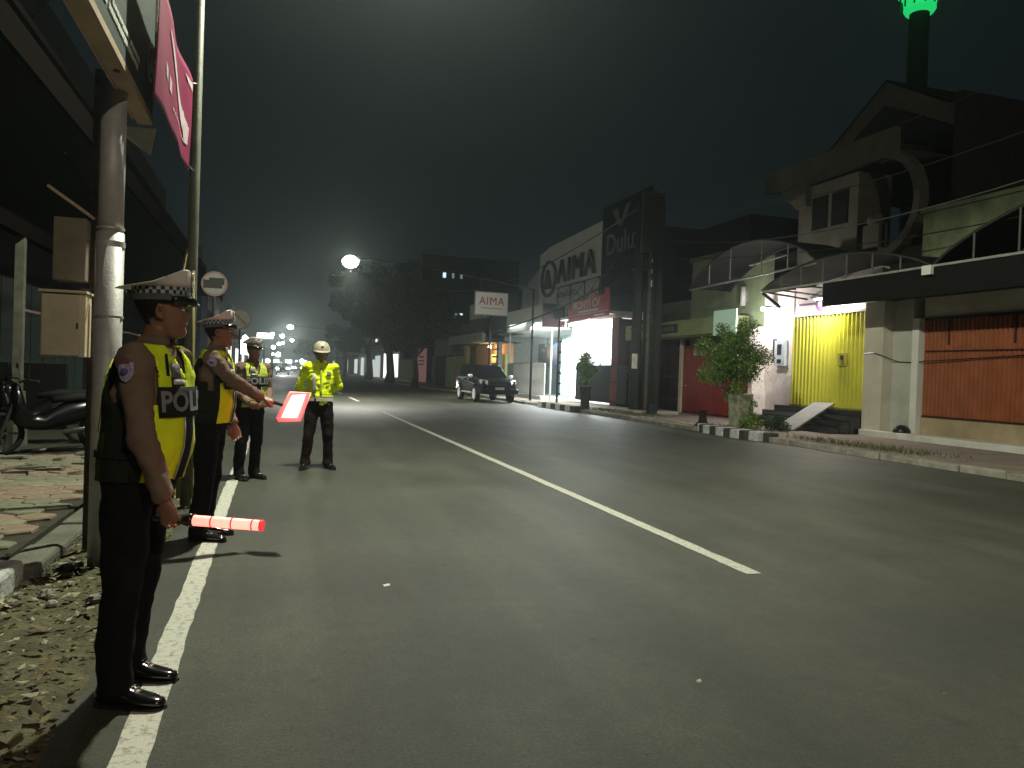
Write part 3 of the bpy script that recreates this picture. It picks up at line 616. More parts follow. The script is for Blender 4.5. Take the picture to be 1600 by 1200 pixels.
# orange lit kiosk shop
h = thing('kiosk', 'small shop with dark tiled roof and warm orange lit front', 'building', (13, 50, 0))
B('wall', M('orange_wall', (.62, .33, .14), .8, var=.1), h, (13.9, 14.1, 45.6, 54.4, .1, 3.3)); B('inner_wall', M('lime_wall', (.6, .65, .25), .8), h, (13.6, 13.9, 45.7, 49.0, .1, 2.6)); B('fascia', M('fascia_grey', (.30, .31, .28), .8), h, (12.3, 12.5, 46.5, 56.2, 3.35, 3.95)); B('soffit', soot, h, (12.5, 14.5, 45.2, 56.2, 3.3, 3.36)); B('pier', M('grey_pier', (.30, .30, .27), .8), h, (13.0, 13.25, 45.2, 45.6, .1, 3.35)); B('pier', M('green_pier', (.30, .35, .2), .8), h, (13.2, 13.5, 54.4, 55.0, .1, 3.35))
m = MB(); m.prism([(45.0, 3.97), (56.6, 3.97), (55, 4.8), (46.2, 4.9)], 12.1, 15.5, lambda x, a, b: (x+(b-3.97)*1.2 if x < 13 else x, a, b)); m.build('roof', soot, h)
B('light_box', white, h, (12.6, 12.9, 47.8, 51.2, 4.95, 5.95)); B('side_wall', offwhite, h, (14.1, 19, 54.4, 54.6, .1, 4))
for z in (1.9, 2.35, 2.8): B('shelf_board', dark, h, (12.97, 12.995, 45.0, 46.5, z, z+.12))
for z in (1.6,): B('bench', M('dark_red', (.12, .02, .02), .6), h, (12.97, 13.3, 45.8, 47.2, .9, z+.3))
t = thing('bulb_lamp', 'warm lit bulb inside the orange kiosk', 'lamp', (13.5, 49, 3))
m = MB(); m.ell((13.3, 48.3, 3.1), .10, .10, .12); m.build('bulb', lampmat('warm_glow', (1, .72, .4), 30), t); m = MB(); m.tube([(13.3, 48.3, 3.2), (13.3, 48.3, 3.32)], .02, 5); m.build('flex', dark, t)
light('kiosk_light', 'POINT', (13.25, 48.3, 2.9), 85, (1, .62, .32), .08, t)
# further walls, banner, trees row
gw = M('pale_green_wall', (.33, .40, .18), .9, var=.3, scale=.8)  # paler green than the boundary wall further along
h = thing('low_house', 'green walled low house behind the parked car', 'building', (14, 58, 0)); B('wall', gw, h, (13.5, 13.7, 55.2, 62.6, .1, 2.6)); B('eave', dkconc, h, (13.2, 14.2, 55.2, 62.6, 2.7, 2.8)); B('house_wall', dkgreen_wall, h, (16, 20, 55.2, 62.6, .1, 4.5)); B('roof', soot, h, (15.6, 20.4, 55, 63, 4.5, 4.8)); B('window', black, h, (15.95, 15.99, 57.5, 59.5, 2.9, 3.9))
h = thing('dark_doorway_house', 'house with a black doorway between the green wall and pink banner', 'building', (14, 65, 0)); B('wall', dkconc, h, (13.9, 14.1, 62.7, 69.6, 2.7, 4.3)); B('door', M('matt_black', (.01, .01, .01), .95, spec=.1), h, (13.75, 13.85, 62.9, 67.8, .1, 2.7)); B('pier', dkconc, h, (13.7, 14.0, 67.8, 69.6, .1, 2.7))
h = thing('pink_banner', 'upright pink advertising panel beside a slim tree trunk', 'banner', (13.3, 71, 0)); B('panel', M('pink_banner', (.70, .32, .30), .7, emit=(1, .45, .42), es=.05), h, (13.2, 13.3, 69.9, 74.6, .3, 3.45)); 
for z in (1.9, 2.25, 2.6): B('dark_line', M('maroon_panel_dark', (.028, .008, .011), .7), h, (13.18, 13.195, 70.8, 73.6, z, z+.13))
B('post', steel, h, (13.31, 13.37, 72, 72.1, .1, 3.3))
h = thing('long_wall', 'plain green boundary wall beyond the pink banner', 'wall', (14, 82, 0)); B('wall', M('mid_green_wall', (.22, .26, .14), .9, var=.25), h, (13.5, 13.7, 75, 88, .1, 2.5)); B('step', M('pale_step_stone', (.4, .39, .34), .9), h, (12.7, 13.4, 75, 88, .1, .5)); B('cap', dkconc, h, (13.45, 13.75, 75, 88, 2.51, 2.6))  # pale step along the foot of the green wall
h = thing('lit_shopfront', 'row of brightly lit white shop bays beyond the big trees', 'building', (14, 100, 0))
wp = M('lit_panel', (.8, .82, .78), .6, var=.04, emit=(1, 1, .93), es=.9)
for a, b, z in ((90, 93.5, 3.2), (97, 101, 3.4), (106, 110, 3.2), (117, 119, 3.3), (126, 129, 3.1)): B('window', wp if a < 105 else M('dim_panel', (.7, .72, .72), .6, emit=(.9, 1, 1), es=.32), h, (13.5, 13.7, a, b, .25, z))
B('wall', M('bluish_wall', (.28, .31, .32), .8), h, (13.75, 14.0, 89, 135, .1, 4.6)); B('canopy', dkconc, h, (12.6, 13.75, 89, 135, 3.9, 4.2)); B('door', M('dim_panel', (.7, .72, .72), .6), h, (13.6, 13.72, 111.5, 114, .2, 2.7)); B('upper_sign', M('dim_panel2', (.4, .42, .40), .6, emit=(.9, 1, 1), es=.06), h, (13.0, 13.1, 92, 103, 5.2, 6.1)); B('upper_window', wp, h, (12.85, 12.9, 103.5, 105, 5.0, 6.0)); B('roof', soot, h, (13.75, 20, 89, 135, 4.61, 4.8))
m = MB()
# big unlit block with small lit windows
h = thing('apartment_block', 'large unlit block with two rows of tiny lit windows', 'building', (25, 106, 0))
B('wall', M('night_concrete', (.03, .033, .033), .9, var=.2), h, (19.2, 27.5, 106.5, 120, 0, 17.2)); B('stair_tower', M('night_concrete_warm', (.085, .072, .052), .9, var=.2), h, (27.6, 33, 105.5, 119, 0, 17.4)); B('side_block', M('night_concrete', (.03, .033, .033), .9), h, (33.05, 42, 104, 118, 0, 13)); B('parapet', M('night_concrete', (.03, .033, .033), .9), h, (19.0, 27.59, 106.3, 120, 17.21, 17.6))
wlit = M('lit_window', (.7, .8, .8), .5, emit=(.7, .95, 1), es=.75); wdim = M('dim_window', (.4, .5, .45), .5, emit=(.6, .8, .65), es=.16); wblue = M('blue_window', (.4, .6, .9), .5, emit=(.35, .75, 1), es=1.2)
for x, z, mt in ((22.35, 14.9, wlit), (23.6, 14.9, wdim), (24.8, 14.9, wdim), (22.35, 9.3, wblue), (21.3, 9.4, wdim), (24.2, 9.3, wdim), (24.95, 9.3, wlit)): B('window', mt, h, (x-.16 if mt is wdim else x-.22, x+.16 if mt is wdim else x+.22, 106.42, 106.49, z-.35, z+.35))
for x in np.arange(19.9, 27.3, 1.2):
    for z in (3.7, 6.5, 12.1):
        B('window', M('black_glass', (.01, .01, .01), .3), h, (x-.3, x+.3, 106.44, 106.49, z-.5, z+.5))
h = thing('far_block', 'low dark row of far buildings closing the street', 'building', (0, 262, 0)); B('wall', M('night_concrete', (.03, .033, .033), .9), h, (-30, 40, 268, 276, 0, 7)); B('upper_storey', M('night_concrete', (.03, .033, .033), .9), h, (5, 30, 269, 276, 7.01, 11)); 
for x in (-6, -1, 3, 8, 13): B('window', wp, h, (x, x+2.2, 267.7, 267.95, .6, 3.4))
for i, (a, b, z, x) in enumerate(((136, 158, 6, 14), (160, 190, 8, 14.5), (192, 240, 6, 14))):
    h = thing('far_shop', ['dark far shop right of the street beyond the lit bays', 'taller dark far shop on the right of the street', 'farthest dark shop on the right of the street'][i], 'building', (x, a, 0)); B('wall', dkconc, h, (x, x+8, a, b, 0, z)); B('window', M('dim_panel', (.7, .72, .72), .6), h, (x-.12, x-.02, a+3, a+8, .4, 3)); B('awning', soot, h, (x-1.2, x-.01, a+1, b-1, 3.4, 3.6))

# ================================================================== STREET LAMPS
led = lampmat('lamp_lens', (.93, 1, .90), 60)
def street_lamp(label, px, py, hx, hy, hz, watts, arm_n=10, lens=led, pr_=.045, tint=(.99, 1, .80), cut=0, k_bloom=0):
    t = thing('street_lamp', label, 'street lamp', (px, py, 0), 'street lamps')
    m = MB(); m.tube([(px, py, 0), (px, py, 2.5), (px, py, hz-.6)], [pr_, pr_*.95, pr_*.8], 10); m.build('pole', lamp_mat if pr_ < .06 else M('far_arm', (.02, .02, .02), .9), t, smooth=True)
    m = MB(); m.tube([(px+(hx-px)*k/arm_n, py+(hy-py)*k/arm_n, hz-.62+.72*math.sin(pi/2*k/arm_n)) for k in range(arm_n+1)], pr_*.6, 8); m.build('arm', lamp_mat if pr_ < .06 else M('far_arm', (.03, .03, .03), .8), t, smooth=True)
    sx = 1 if hx > px else -1
    m = MB(); m.loft([[(hx+sx*a, hy-w_, hz+.02), (hx+sx*a, hy+w_, hz+.02), (hx+sx*a, hy+w_*.7, hz+.02+h_), (hx+sx*a, hy-w_*.7, hz+.02+h_)] for a, w_, h_ in ((-.15, .06, .08), (.0, .13, .12), (.4, .15, .12), (.6, .10, .06))]); m.build('housing', M('lamp_housing', (.25, .25, .24), .5), t)
    lr = 1 if k_bloom == 0 else k_bloom
    m = MB(); m.ell((hx+sx*.28, hy, hz+.01-.11*(lr-1)), .20*lr, .13*lr, .045 if lr == 1 else .15*lr, 18, 10); m.build('lens', lens, t, smooth=True)  # far lamps get an oversized lens shaped to stand for bloom
    if watts: light('lamp_light', 'SPOT' if cut else 'POINT', (hx+sx*.28, hy, hz-.12-(0 if lr == 1 else .42*(lr-1))), watts, tint, .12, t, (hx+sx*.28, hy, 0) if cut else None, spot=cut)
    return t
lamp_mat = M('lamp_pole_metal', (.12, .13, .09), .6, .2, var=.4, scale=5)
street_lamp('slim greenish lamp pole just beyond the second officer carrying the banner', -.80, 8.05, 1.1, 9.0, 8.1, LAMP_W, pr_=.052, cut=radians(167))
street_lamp('warm street lamp behind the viewer on the right kerb', 11.9, -9, 3.6, -9, 7.6, 1000, tint=(1, .86, .66), pr_=.07)
# knotted ties and cane on the lower pole
m = MB(); m.tube([(-.86, 8.0, 0.1), (-.93, 8.0, 1.9), (-.84, 8.02, 2.5)], .02, 6); m.tube([(-.74, 8.0, 0.1), (-.78, 8.0, 2.3)], .014, 6); tag(m.build('bamboo_cane', M('bamboo', (.20, .18, .07), .7, var=.4), None, smooth=True), 'bamboo canes tied against the slim lamp pole', 'cane')
for k, (hx, hy, hz, wt) in enumerate(((3.3, 34.5, 6.15, 2100), (2.5, 135, 8, 700), (1.5, 178, 8, 0), (4.2, 208, 8.1, 0), (1.0, 230, 7.6, 0))):
    street_lamp(['street lamp glowing brightly above the middle of the road', 'small far street lamp second from the bright one', 'tiny far lamp left of the second street lamp', 'far lamp on a long thin arm reaching from the right', 'faintest and lowest lamp at the far end of the street'][k], 11.9, hy+1, hx, hy, hz, wt, pr_=.061, k_bloom=1.75 if k == 0 else 2.2, cut=radians(144) if k == 0 else 0, tint=(1, .97, .86), lens=lampmat('lamp_lens_far', (1, 1, .85), 60) if k == 0 else lampmat('lamp_lens_dist', (1, 1, .93), 100))
# far glowing sign and lights on the left
def ld(t, loc, w_, c): light('sign_light', 'POINT', loc, w_, c, .3, t)
glow = lampmat('sign_glow', (.93, 1, 1), 3.0)
t = thing('lit_sign', 'white glowing rounded sign board left of the third officer', 'sign', (-1.9, 63, 0)); m = MB(); m.loft([[(-2.7+a*.1, 63.0, 2.2+b) for a, b in ((0, 0), (8, -.1), (13, .2), (12, .8), (9, 1.0), (4, 1.5), (0, 1.2))], [(-2.7+a*.1, 63.3, 2.2+b) for a, b in ((0, 0), (8, -.1), (13, .2), (12, .8), (9, 1.0), (4, 1.5), (0, 1.2))]]); m.build('face', glow, t); m = MB(); m.tube([(-2.1, 63.2, 0), (-2.1, 63.2, 2.2)], .06, 6); m.build('post', dark, t)
t = thing('lit_sign', 'long narrow white lit sign high above the third officer', 'sign', (-.8, 63, 0)); B('face', glow, t, (-1.45, -.25, 63.5, 63.8, 3.5, 3.9)); m = MB(); m.ell((-.3, 63.6, 3.85), .16, .1, .16); m.build('end_lamp', glow, t); m = MB(); m.tube([(-.9, 63.6, 0), (-.9, 63.6, 3.5)], .05, 6); m.build('post', dark, t)
ld(t, (-.8, 62.6, 3.6), 120, (.9, 1, 1))
rr = random.Random(3)
for k, (x, y, z, s_) in enumerate(((-.55, 62, 1.35, .10), (-.28, 90, 3.4, .22), (-.9, 95, 1.9, .26), (.4, 150, 3.4, .45), (1.2, 150, 5.6, .3), (-.3, 88, 2.6, .14), (3.1, 170, 2.3, .24), (4.2, 170, 2.4, .2), (6.0, 190, 2.6, .5))):
    t = thing('shop_lamp', ['small white lamp low by the glowing sign', 'round white lamp behind the third officer', 'low white lamp glow behind the third officer', 'far round lamp above the traffic', 'far high pale lamp over the traffic', 'faint lamp just below the round white lamp', 'bluish far lamp above the road end', 'second bluish far lamp at the road end', 'wide white far lamp left of the helmeted officer'][k], 'lamp', (x, y, 0))
    m = MB(); m.ell((x, y, z), s_, s_, s_, 12, 8); m.build('bulb', lampmat('sign_glow_blue', (.7, .8, 1), 4) if k in (6, 7) else lampmat('sign_glow2', (1, 1, .95), 9), t, smooth=True); m = MB(); m.tube([(x, y, 0), (x, y, z-s_)], .04, 5); m.build('post', dark, t)
# ================================================================== LEFT SIDE
# foreground steel pole
pl = thing('sign_pole', 'thick galvanised steel pole behind the nearest officer', 'pole', (-1.09, 5.83, 0))
m = MB(); m.tube([(-1.10, 5.83, -.02), (-1.10, 5.83, 2.28)], .088, 28); m.build('lower_tube', galv, pl, smooth=True)
m = MB(); m.tube([(-1.10, 5.83, 2.25), (-1.10, 5.83, 3.30)], .080, 28); m.build('upper_tube', galv, pl, smooth=True)
m = MB(); m.tube([(-1.10, 5.83, 2.18), (-1.10, 5.83, 2.22)], .093, 28); m.tube([(-1.10, 5.83, 2.30), (-1.10, 5.83, 2.315)], .088, 28); m.build('collar', galv, pl)
m = MB(); m.tube([(-1.10, 5.83, 1.70), (-1.10, 5.83, 1.715)], .095, 24); m.build('strap', steel, pl)
# billboard over the pavement carried by the pole
bb = thing('billboard', 'long dark green billboard on a beige frame above the nearest officer', 'billboard', (-1.05, 4.5, 3.1))
XB = -.96
beige = M('beige_frame', (.46, .35, .24), .6, var=.25, scale=4, bump=.15)
gf = M('billboard_face', (.045, .065, .055), .45, var=.3, scale=2)
ZB = 3.24
m = MB(); m.box(XB-.11, XB+.0, 2.3, 6.55, ZB, ZB+.05); m.build('bottom_beam', beige, bb)
B('lower_tray', beige, bb, (XB-.125, XB-.112, 2.3, 6.4, ZB-.01, ZB+.055))
B('face_panel', gf, bb, (XB-.03, XB+.0, 2.3, 6.52, ZB+.052, ZB+1.6)); B('back_panel', soot, bb, (XB-.10, XB-.06, 2.3, 6.5, ZB+.052, ZB+1.6))
B('edge_strip', M('stone_strip', (.42, .42, .30), .8, var=.5, scale=12, bump=.6), bb, (XB-.09, XB+.015, 6.53, 6.62, ZB+.50, ZB+1.6))
for y in (3.2, 4.3, 5.4): m = MB(); m.tube([(XB-.05, y, ZB-.01), (XB-.05, y, ZB+.003)], .02, 8); m.build('bolt', rust, bb)
lw = M('board_letter_white', (.62, .66, .60), .6, var=.2)
for r_, (z, hh) in enumerate(((ZB+.15, .04), (ZB+.215, .035))):
    m = MB(); y = 5.85; q = random.Random(4+r_)
    while y > 2.4:
        l = q.uniform(.03, .07)
        if q.random() > .12: m.box(XB+.002, XB+.008, y-l, y, z+q.uniform(0, .006), z+hh)
        y -= l+.014
    m.build('text_row', lw, bb, kind='stuff')
m = MB(); n = 26
m.loft([[(XB+.002, 6.33+a*cos(2*pi*k/n), ZB+.40+a*1.05*sin(2*pi*k/n)) for a in (.13,)]+[(XB+.010, 6.33+.13*cos(2*pi*k/n), ZB+.40+.137*sin(2*pi*k/n)), (XB+.010, 6.33+.108*cos(2*pi*k/n), ZB+.40+.113*sin(2*pi*k/n)), (XB+.002, 6.33+.108*cos(2*pi*k/n), ZB+.40+.113*sin(2*pi*k/n))] for k in range(n+1)], cap=False); m.build('logo_ring', lw, bb)
m = MB()
for a in (.3, 1.9, 3.6, 5.1): m.beam((XB+.006, 6.33+.07*cos(a), ZB+.40+.07*sin(a)), (XB+.006, 6.33-.03*cos(a+.8), ZB+.40-.03*sin(a+.8)), .006, .03, (1, 0, 0))
m.build('logo_mark', lw, bb)
m = MB(); m.add([(XB-.26, 6.56, ZB-.03), (XB+.02, 6.56, ZB-.02), (XB-.02, 6.60, ZB-.22), (XB-.26, 6.6, ZB-.06)], [(0, 1, 2, 3)]); m.build('corner_plate', M('pale_plate', (.6, .58, .5), .6), bb, solid=.01)
# banner hung between billboard and lamp pole
fl = thing('street_banner', 'magenta cloth banner hanging beside the billboard', 'banner', (-.8, 7, 3.3))
mg = M('magenta_cloth', (.17, .010, .048), .65, var=.18, scale=2.5, bump=.15)
def fpt(u, v):   # u: 0 near .. 1 far (towards lamp pole), v: 0 bottom..1 top
    y = 5.62+u*2.25; x = -.83-.0*u+.018*sin(u*5.5+v*1.4)+.008*sin(u*13+v*3)
    zb = 3.17+.07*u+.01*sin(u*4); zt = 4.09-.01*u-.05*math.sin(pi*u)
    return (x, y, zb+(zt-zb)*v)
m = MB(); NU, NV = 40, 16; vs = [fpt(i/NU, j/NV) for i in range(NU+1) for j in range(NV+1)]; fs = [(i*(NV+1)+j, (i+1)*(NV+1)+j, (i+1)*(NV+1)+j+1, i*(NV+1)+j+1) for i in range(NU) for j in range(NV)]
m.add(vs, fs); m.build('cloth', mg, fl, smooth=True, solid=.003)
pw = M('banner_print', (.45, .36, .38), .6, var=.15)
def patch_f(poly, name, off=.006):
    m = MB(); pts = []
    for u, v in poly: p = fpt(u, v); pts.append((p[0]+off, p[1], p[2]))
    m.add(pts, [tuple(range(len(pts)))]); m.build(name, pw, fl)
sw_ = [(.30, .84), (.38, .79), (.48, .70), (.60, .60), (.72, .52), (.82, .46), (.90, .43)]; sl_ = [(.30, .80), (.38, .68), (.48, .54), (.60, .42), (.72, .34), (.82, .36), (.90, .38)]
for a in range(6): patch_f([sw_[a], sw_[a+1], sl_[a+1], sl_[a]], 'printed_shape', .008)
patch_f([(.72, .46), (.80, .50), (.86, .40), (.93, .42), (.92, .22), (.84, .20), (.80, .30), (.74, .32)], 'printed_shape', .008)
patch_f([(.78, .90), (.97, .93), (.97, .84), (.84, .86)], 'printed_shape', .008)
patch_f([(.30, .30), (.36, .30), (.36, .42), (.30, .43)], 'printed_mark'); patch_f([(.2, .34), (.26, .33), (.26, .44), (.2, .45)], 'printed_mark')
for a in range(9): patch_f([(.40+.05*a, .20), (.43+.05*a, .20), (.43+.05*a, .225), (.40+.05*a, .225)], 'printed_mark')
m = MB(); m.tube([(-.83, 5.6, 4.1), (-.96, 5.6, 4.16)], .008, 5); m.tube([(-.83, 7.87, 4.05), (-.80, 8.03, 4.1)], .006, 5); m.tube([(-.83, 7.87, 3.27), (-.80, 8.03, 3.25)], .006, 5); m.build('tie', white, fl)
# cabinets on their own slender post
cb = thing('cabinet_post', 'slender post with strap brackets beside the galvanised pole', 'post', (-1.38, 5.98, 0))
m = MB(); m.tube([(-1.27, 6.22, 0), (-1.27, 6.22, 3.5)], .035, 8); m.build('post', M('bark_post', (.14, .10, .07), .9, var=.5, scale=12), cb)
m = MB(); m.tube([(-1.23, 6.12, 1.46), (-1.23, 6.12, 1.86)], .018, 8); m.build('conduit', white, cb)
m = MB(); m.tube([(-1.45, 6.1, 1.93), (-1.2, 6.08, 1.88), (-1.02, 6.0, 1.9)], .012, 5); m.tube([(-1.22, 6.1, 1.9), (-1.24, 6.12, 2.55), (-1.5, 6.3, 2.9)], .012, 5); m.build('cable', black, cb)
bx = M('cabinet_cream', (.50, .43, .31), .7, var=.2, scale=5, bump=.1); bx2 = M('cabinet_brown', (.19, .155, .12), .8, var=.3, scale=5)
c1 = thing('electric_cabinet', 'cream electric cabinet with closed door, lower of the two', 'cabinet', (-1.42, 6.0, 1.42))
def rbx(x0, x1, y0, y1, z0, z1): return (x0, x1, y0, y1, z0, z1)
B('case', bx, c1, (-1.545, -1.27, 5.98, 6.16, 1.425, 1.865), bevel=.006); B('door', bx, c1, (-1.535, -1.30, 5.955, 5.978, 1.435, 1.855), bevel=.004); B('hood', bx, c1, (-1.555, -1.26, 5.95, 6.17, 1.867, 1.885)); B('lock', dark, c1, (-1.32, -1.308, 5.945, 5.953, 1.62, 1.66))
c2 = thing('electric_cabinet', 'dim brown cabinet mounted above the cream one', 'cabinet', (-1.4, 6.1, 1.95))
B('case', bx2, c2, (-1.50, -1.295, 6.05, 6.2, 1.96, 2.40), bevel=.006); m = MB(); m.beam((-1.53, 6.1, 2.60), (-1.27, 6.1, 2.42), .2, .02); m.build('roof_plate', beige, c2)
# dark shop house on the left
h = thing('shuttered_shophouse', 'dark two storey shophouse along the left pavement', 'building', (-6, 14, 0))
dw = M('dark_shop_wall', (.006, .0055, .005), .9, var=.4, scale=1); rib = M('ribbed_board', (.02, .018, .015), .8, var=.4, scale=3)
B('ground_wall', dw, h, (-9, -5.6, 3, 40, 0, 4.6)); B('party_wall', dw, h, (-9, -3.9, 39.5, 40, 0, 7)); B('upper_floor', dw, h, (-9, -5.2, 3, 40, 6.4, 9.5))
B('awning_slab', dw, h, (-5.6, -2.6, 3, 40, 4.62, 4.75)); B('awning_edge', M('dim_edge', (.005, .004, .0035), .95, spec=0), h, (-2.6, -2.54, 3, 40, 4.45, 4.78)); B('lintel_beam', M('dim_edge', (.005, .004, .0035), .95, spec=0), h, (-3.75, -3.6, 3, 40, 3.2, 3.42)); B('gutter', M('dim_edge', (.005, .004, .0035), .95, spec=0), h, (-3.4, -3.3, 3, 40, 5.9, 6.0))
y = 9.0
while y < 30: B('board', rib, h, (-5.19, -5.12, y, y+.52, 4.85, 6.38)); y += .56
m = MB()
y = 9.0
while y < 30: 
    for q in range(4): m.box(-5.118, -5.10, y+.04+q*.13, y+.09+q*.13, 4.88, 6.35)
    y += .56
m.build('board_ribs', rib, h)
dgm = M('dark_green_shutter', (.012, .035, .02), .6, var=.3)
y = 9.2
while y < 26: B('shutter_panel', dgm, h, (-5.59, -5.55, y, y+1.0, .2, 3.1)); y += 1.05
gp = M('old_grey_post', (.10, .10, .075), .85, var=.5, scale=4)
for y in (13.1, 19.5, 26): m = MB(); m.box(-3.74, -3.62, y, y+.12, 0, 3.2); m.tube([(-3.68, y+.06, 0), (-3.68, y+.06, .9)], [.16, .11], 8); m.build('veranda_post', gp, h)
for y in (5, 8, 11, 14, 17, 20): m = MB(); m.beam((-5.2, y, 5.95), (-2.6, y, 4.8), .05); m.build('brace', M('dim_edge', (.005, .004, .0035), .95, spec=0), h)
B('rail', rust, h, (-3.70, -3.66, 13.2, 26, 2.1, 2.14)); B('low_wall', dw, h, (-5.5, -3.7, 16, 16.2, 0, 1.3))
tag(B('wall_notice', M('pale_notice', (.35, .36, .33), .8), None, (-3.61, -3.585, 9.45, 9.62, 3.2, 3.36)), 'small pale notice plate high on the dark veranda beam', 'plate')
# second dark building beyond
h = thing('dim_block', 'dim grey-blue building behind the first officer cap', 'building', (-5, 48, 0)); db = M('dim_bluegrey', (.06, .075, .085), .9, var=.2); B('wall', db, h, (-9, -3.6, 41, 60, 0, 7.2)); B('canopy', dkconc, h, (-3.6, -2.4, 42, 60, 3.2, 3.5)); B('window', black, h, (-3.59, -3.56, 44, 47, 4.3, 6)); B('window', black, h, (-3.59, -3.56, 50, 53, 4.3, 6)); B('sign_panel', M('dim_panel3', (.3, .33, .33), .7), h, (-2.39, -2.3, 44, 50, 3.52, 4.6)); B('pink_sign', M('pink_dim', (.45, .27, .27), .7), h, (-3.3, -2.2, 41.5, 41.7, 2.1, 2.9))
h = thing('far_left_row', 'low row of far shops on the left beyond the traffic signs', 'building', (-4, 85, 0)); B('wall', db, h, (-10, -4, 64, 250, 0, 5.5)); 
for y in (70, 84, 100, 120, 150): B('window', wp, h, (-3.98, -3.9, y, y+5, .5, 3))
# white post seen between officers
for k, (x, y, hh, r_) in enumerate(((-1.0, 16.0, 2.3, .05), (-1.15, 19.5, 2.2, .06))):
    m = MB(); m.tube([(x, y, 0), (x, y, hh)], r_, 8); m.box(x-.12, x+.12, y-.02, y+.02, hh-.2, hh); tag(m.build('white_post', M('post_white', (.5, .5, .45), .7), None), ['slim white post between the second and third officers', 'pale post beyond the second officer shoulder'][k], 'post')
# round traffic signs
def round_sign(label, x, y, z, r_, style, hdg=0.):
    t = thing('traffic_sign', label, 'traffic sign', (x, y, 0), 'round signs on the left')
    m = MB(); m.tube([(x, y+.03, 0), (x, y+.03, z-r_)], .03, 8); m.build('post', dark, t)
    rm = M('sign_rim_red', (.18, .11, .10), .6, var=.2); fc = M('sign_face_grey', (.21, .205, .19), .6, var=.2)
    m = MB(); m.tube([(x, y+.01, z), (x, y+.0, z)], r_, 28); m.build('disc', rm, t); m = MB(); m.tube([(x, y-.001, z), (x, y-.006, z)], r_*.84, 28); m.build('face', fc, t)
    m = MB()
    if style: m.beam((x-r_*.6, y-.009, z+r_*.6), (x+r_*.6, y-.009, z-r_*.6), r_*.24, .004, (0, -1, 0)); m.build('slash', rm, t)
    else: m.box(x-r_*.82, x+r_*.6, y-.012, y-.007, z-r_*.35, z+r_*.3); m.box(x-r_*.4, x+r_*.75, y-.016, y-.0121, z-r_*.05, z+r_*.48); m.build('symbol', M('sign_symbol', (.03, .03, .03), .6), t)
round_sign('round sign with a dark vehicle symbol above the second officer', -1.26, 17.1, 3.06, .26, 0)
round_sign('round no stopping sign with a slash, further and lower', -1.0, 23.35, 2.7, .30, 1)
# parked motorcycle in the dark
def motorcycle(label, loc, rz):
    t = thing('motorcycle', label, 'motorcycle'); rub = M('tyre_rubber', (.012, .012, .012), .8, var=.2); bp_ = M('black_gloss', (.004, .004, .005), .25, var=0, bump=0, spec=.3); chrome = M('dull_chrome', (.10, .10, .10), .2, .8, var=0, bump=0)
    for y in (-.62, .62):
        m = MB(); n = 22; m.loft([[(a*cos(0)+0, y+(.28+b)*cos(2*pi*k/n), .29+(.28+b)*sin(2*pi*k/n)) for a, b in ((-.045, -.03), (-.03, .01), (.03, .01), (.045, -.03), (.03, -.055), (-.03, -.055))] for k in range(n+1)], cap=False); w_ = m.build('tyre', rub, t, local=True)
        m = MB(); m.tube([(-.05, y, .29), (.05, y, .29)], .05, 10)
        for k in range(5): m.beam((0, y, .29), (0, y+.23*cos(k*1.257), .29+.23*sin(k*1.257)), .02, .03)
        m.build('rim', chrome, w_, local=True)
    m = MB(); m.loft([[(w2*s_, y, z) for s_, z in ((-1, z0), (-1.1, (z0+z1)/2), (-.7, z1), (.7, z1), (1.1, (z0+z1)/2), (1, z0))] for y, w2, z0, z1 in ((.95, .03, .72, .80), (.6, .10, .55, .80), (.2, .13, .40, .74), (-.1, .11, .33, .52), (-.3, .12, .34, .55), (-.42, .15, .40, .95), (-.5, .08, .55, 1.0))]); m.build('body', bp_, t, smooth=True, local=True)
    m = MB(); m.loft([[(w2*s_, y, z) for s_, z in ((-1, z0), (-.8, z1), (.8, z1), (1, z0))] for y, w2, z0, z1 in ((.75, .09, .79, .84), (.3, .14, .75, .84), (0, .10, .70, .78))]); m.build('seat', rub, t, smooth=True, local=True)
    m = MB(); m.tube([(.07, -.62, .29), (.06, -.45, .8)], .025, 8); m.tube([(-.07, -.62, .29), (-.06, -.45, .8)], .025, 8); m.build('fork', chrome, t, local=True)
    m = MB(); m.tube([(-.34, -.25, 1.0), (-.2, -.36, 1.02), (0, -.40, .98), (.2, -.36, 1.02), (.34, -.25, 1.0)], .014, 7); m.build('handlebar', dark, t, local=True)
    for s_ in (-1, 1): m = MB(); m.tube([(s_*.22, -.35, 1.02), (s_*.28, -.36, 1.18)], .006, 5); m.ell((s_*.29, -.37, 1.2), .06, .012, .04); m.build('mirror', chrome, t, local=True)
    m = MB(); m.ell((0, -.53, .88), .09, .05, .07); m.build('headlight', chrome, t, smooth=True, local=True)
    m = MB(); m.tube([(.13, .1, .3), (.15, .75, .38)], .04, 10); m.build('exhaust', chrome, t, local=True)
    m = MB(); m.loft([[(a, -.62+.31*cos(q)*1.03, .29+.33*sin(q)) for a in (-.06, .06)]+[(a, -.62+.33*cos(q)*1.03, .29+.35*sin(q)) for a in (.06, -.06)] for q in np.linspace(.4, 2.7, 10)]); m.build('mudguard', bp_, t, local=True)
    t.location = loc; t.rotation_euler.z = rz; return t
motorcycle('black parked scooter in the dark beside the galvanised pole', (-2.95, 12.1, .085), radians(-62))
motorcycle('second black scooter half hidden behind the first one', (-3.45, 13.3, .085), radians(-70))
g = MB()
for k in range(30):
    x = random.uniform(-3.6, -2.1); y = random.uniform(9.6, 12.6); g.obox((x, y, .13), (random.uniform(.04, .16), random.uniform(-.05, .05), .01), (.02, random.uniform(.03, .08), 0), (0, 0, .012))
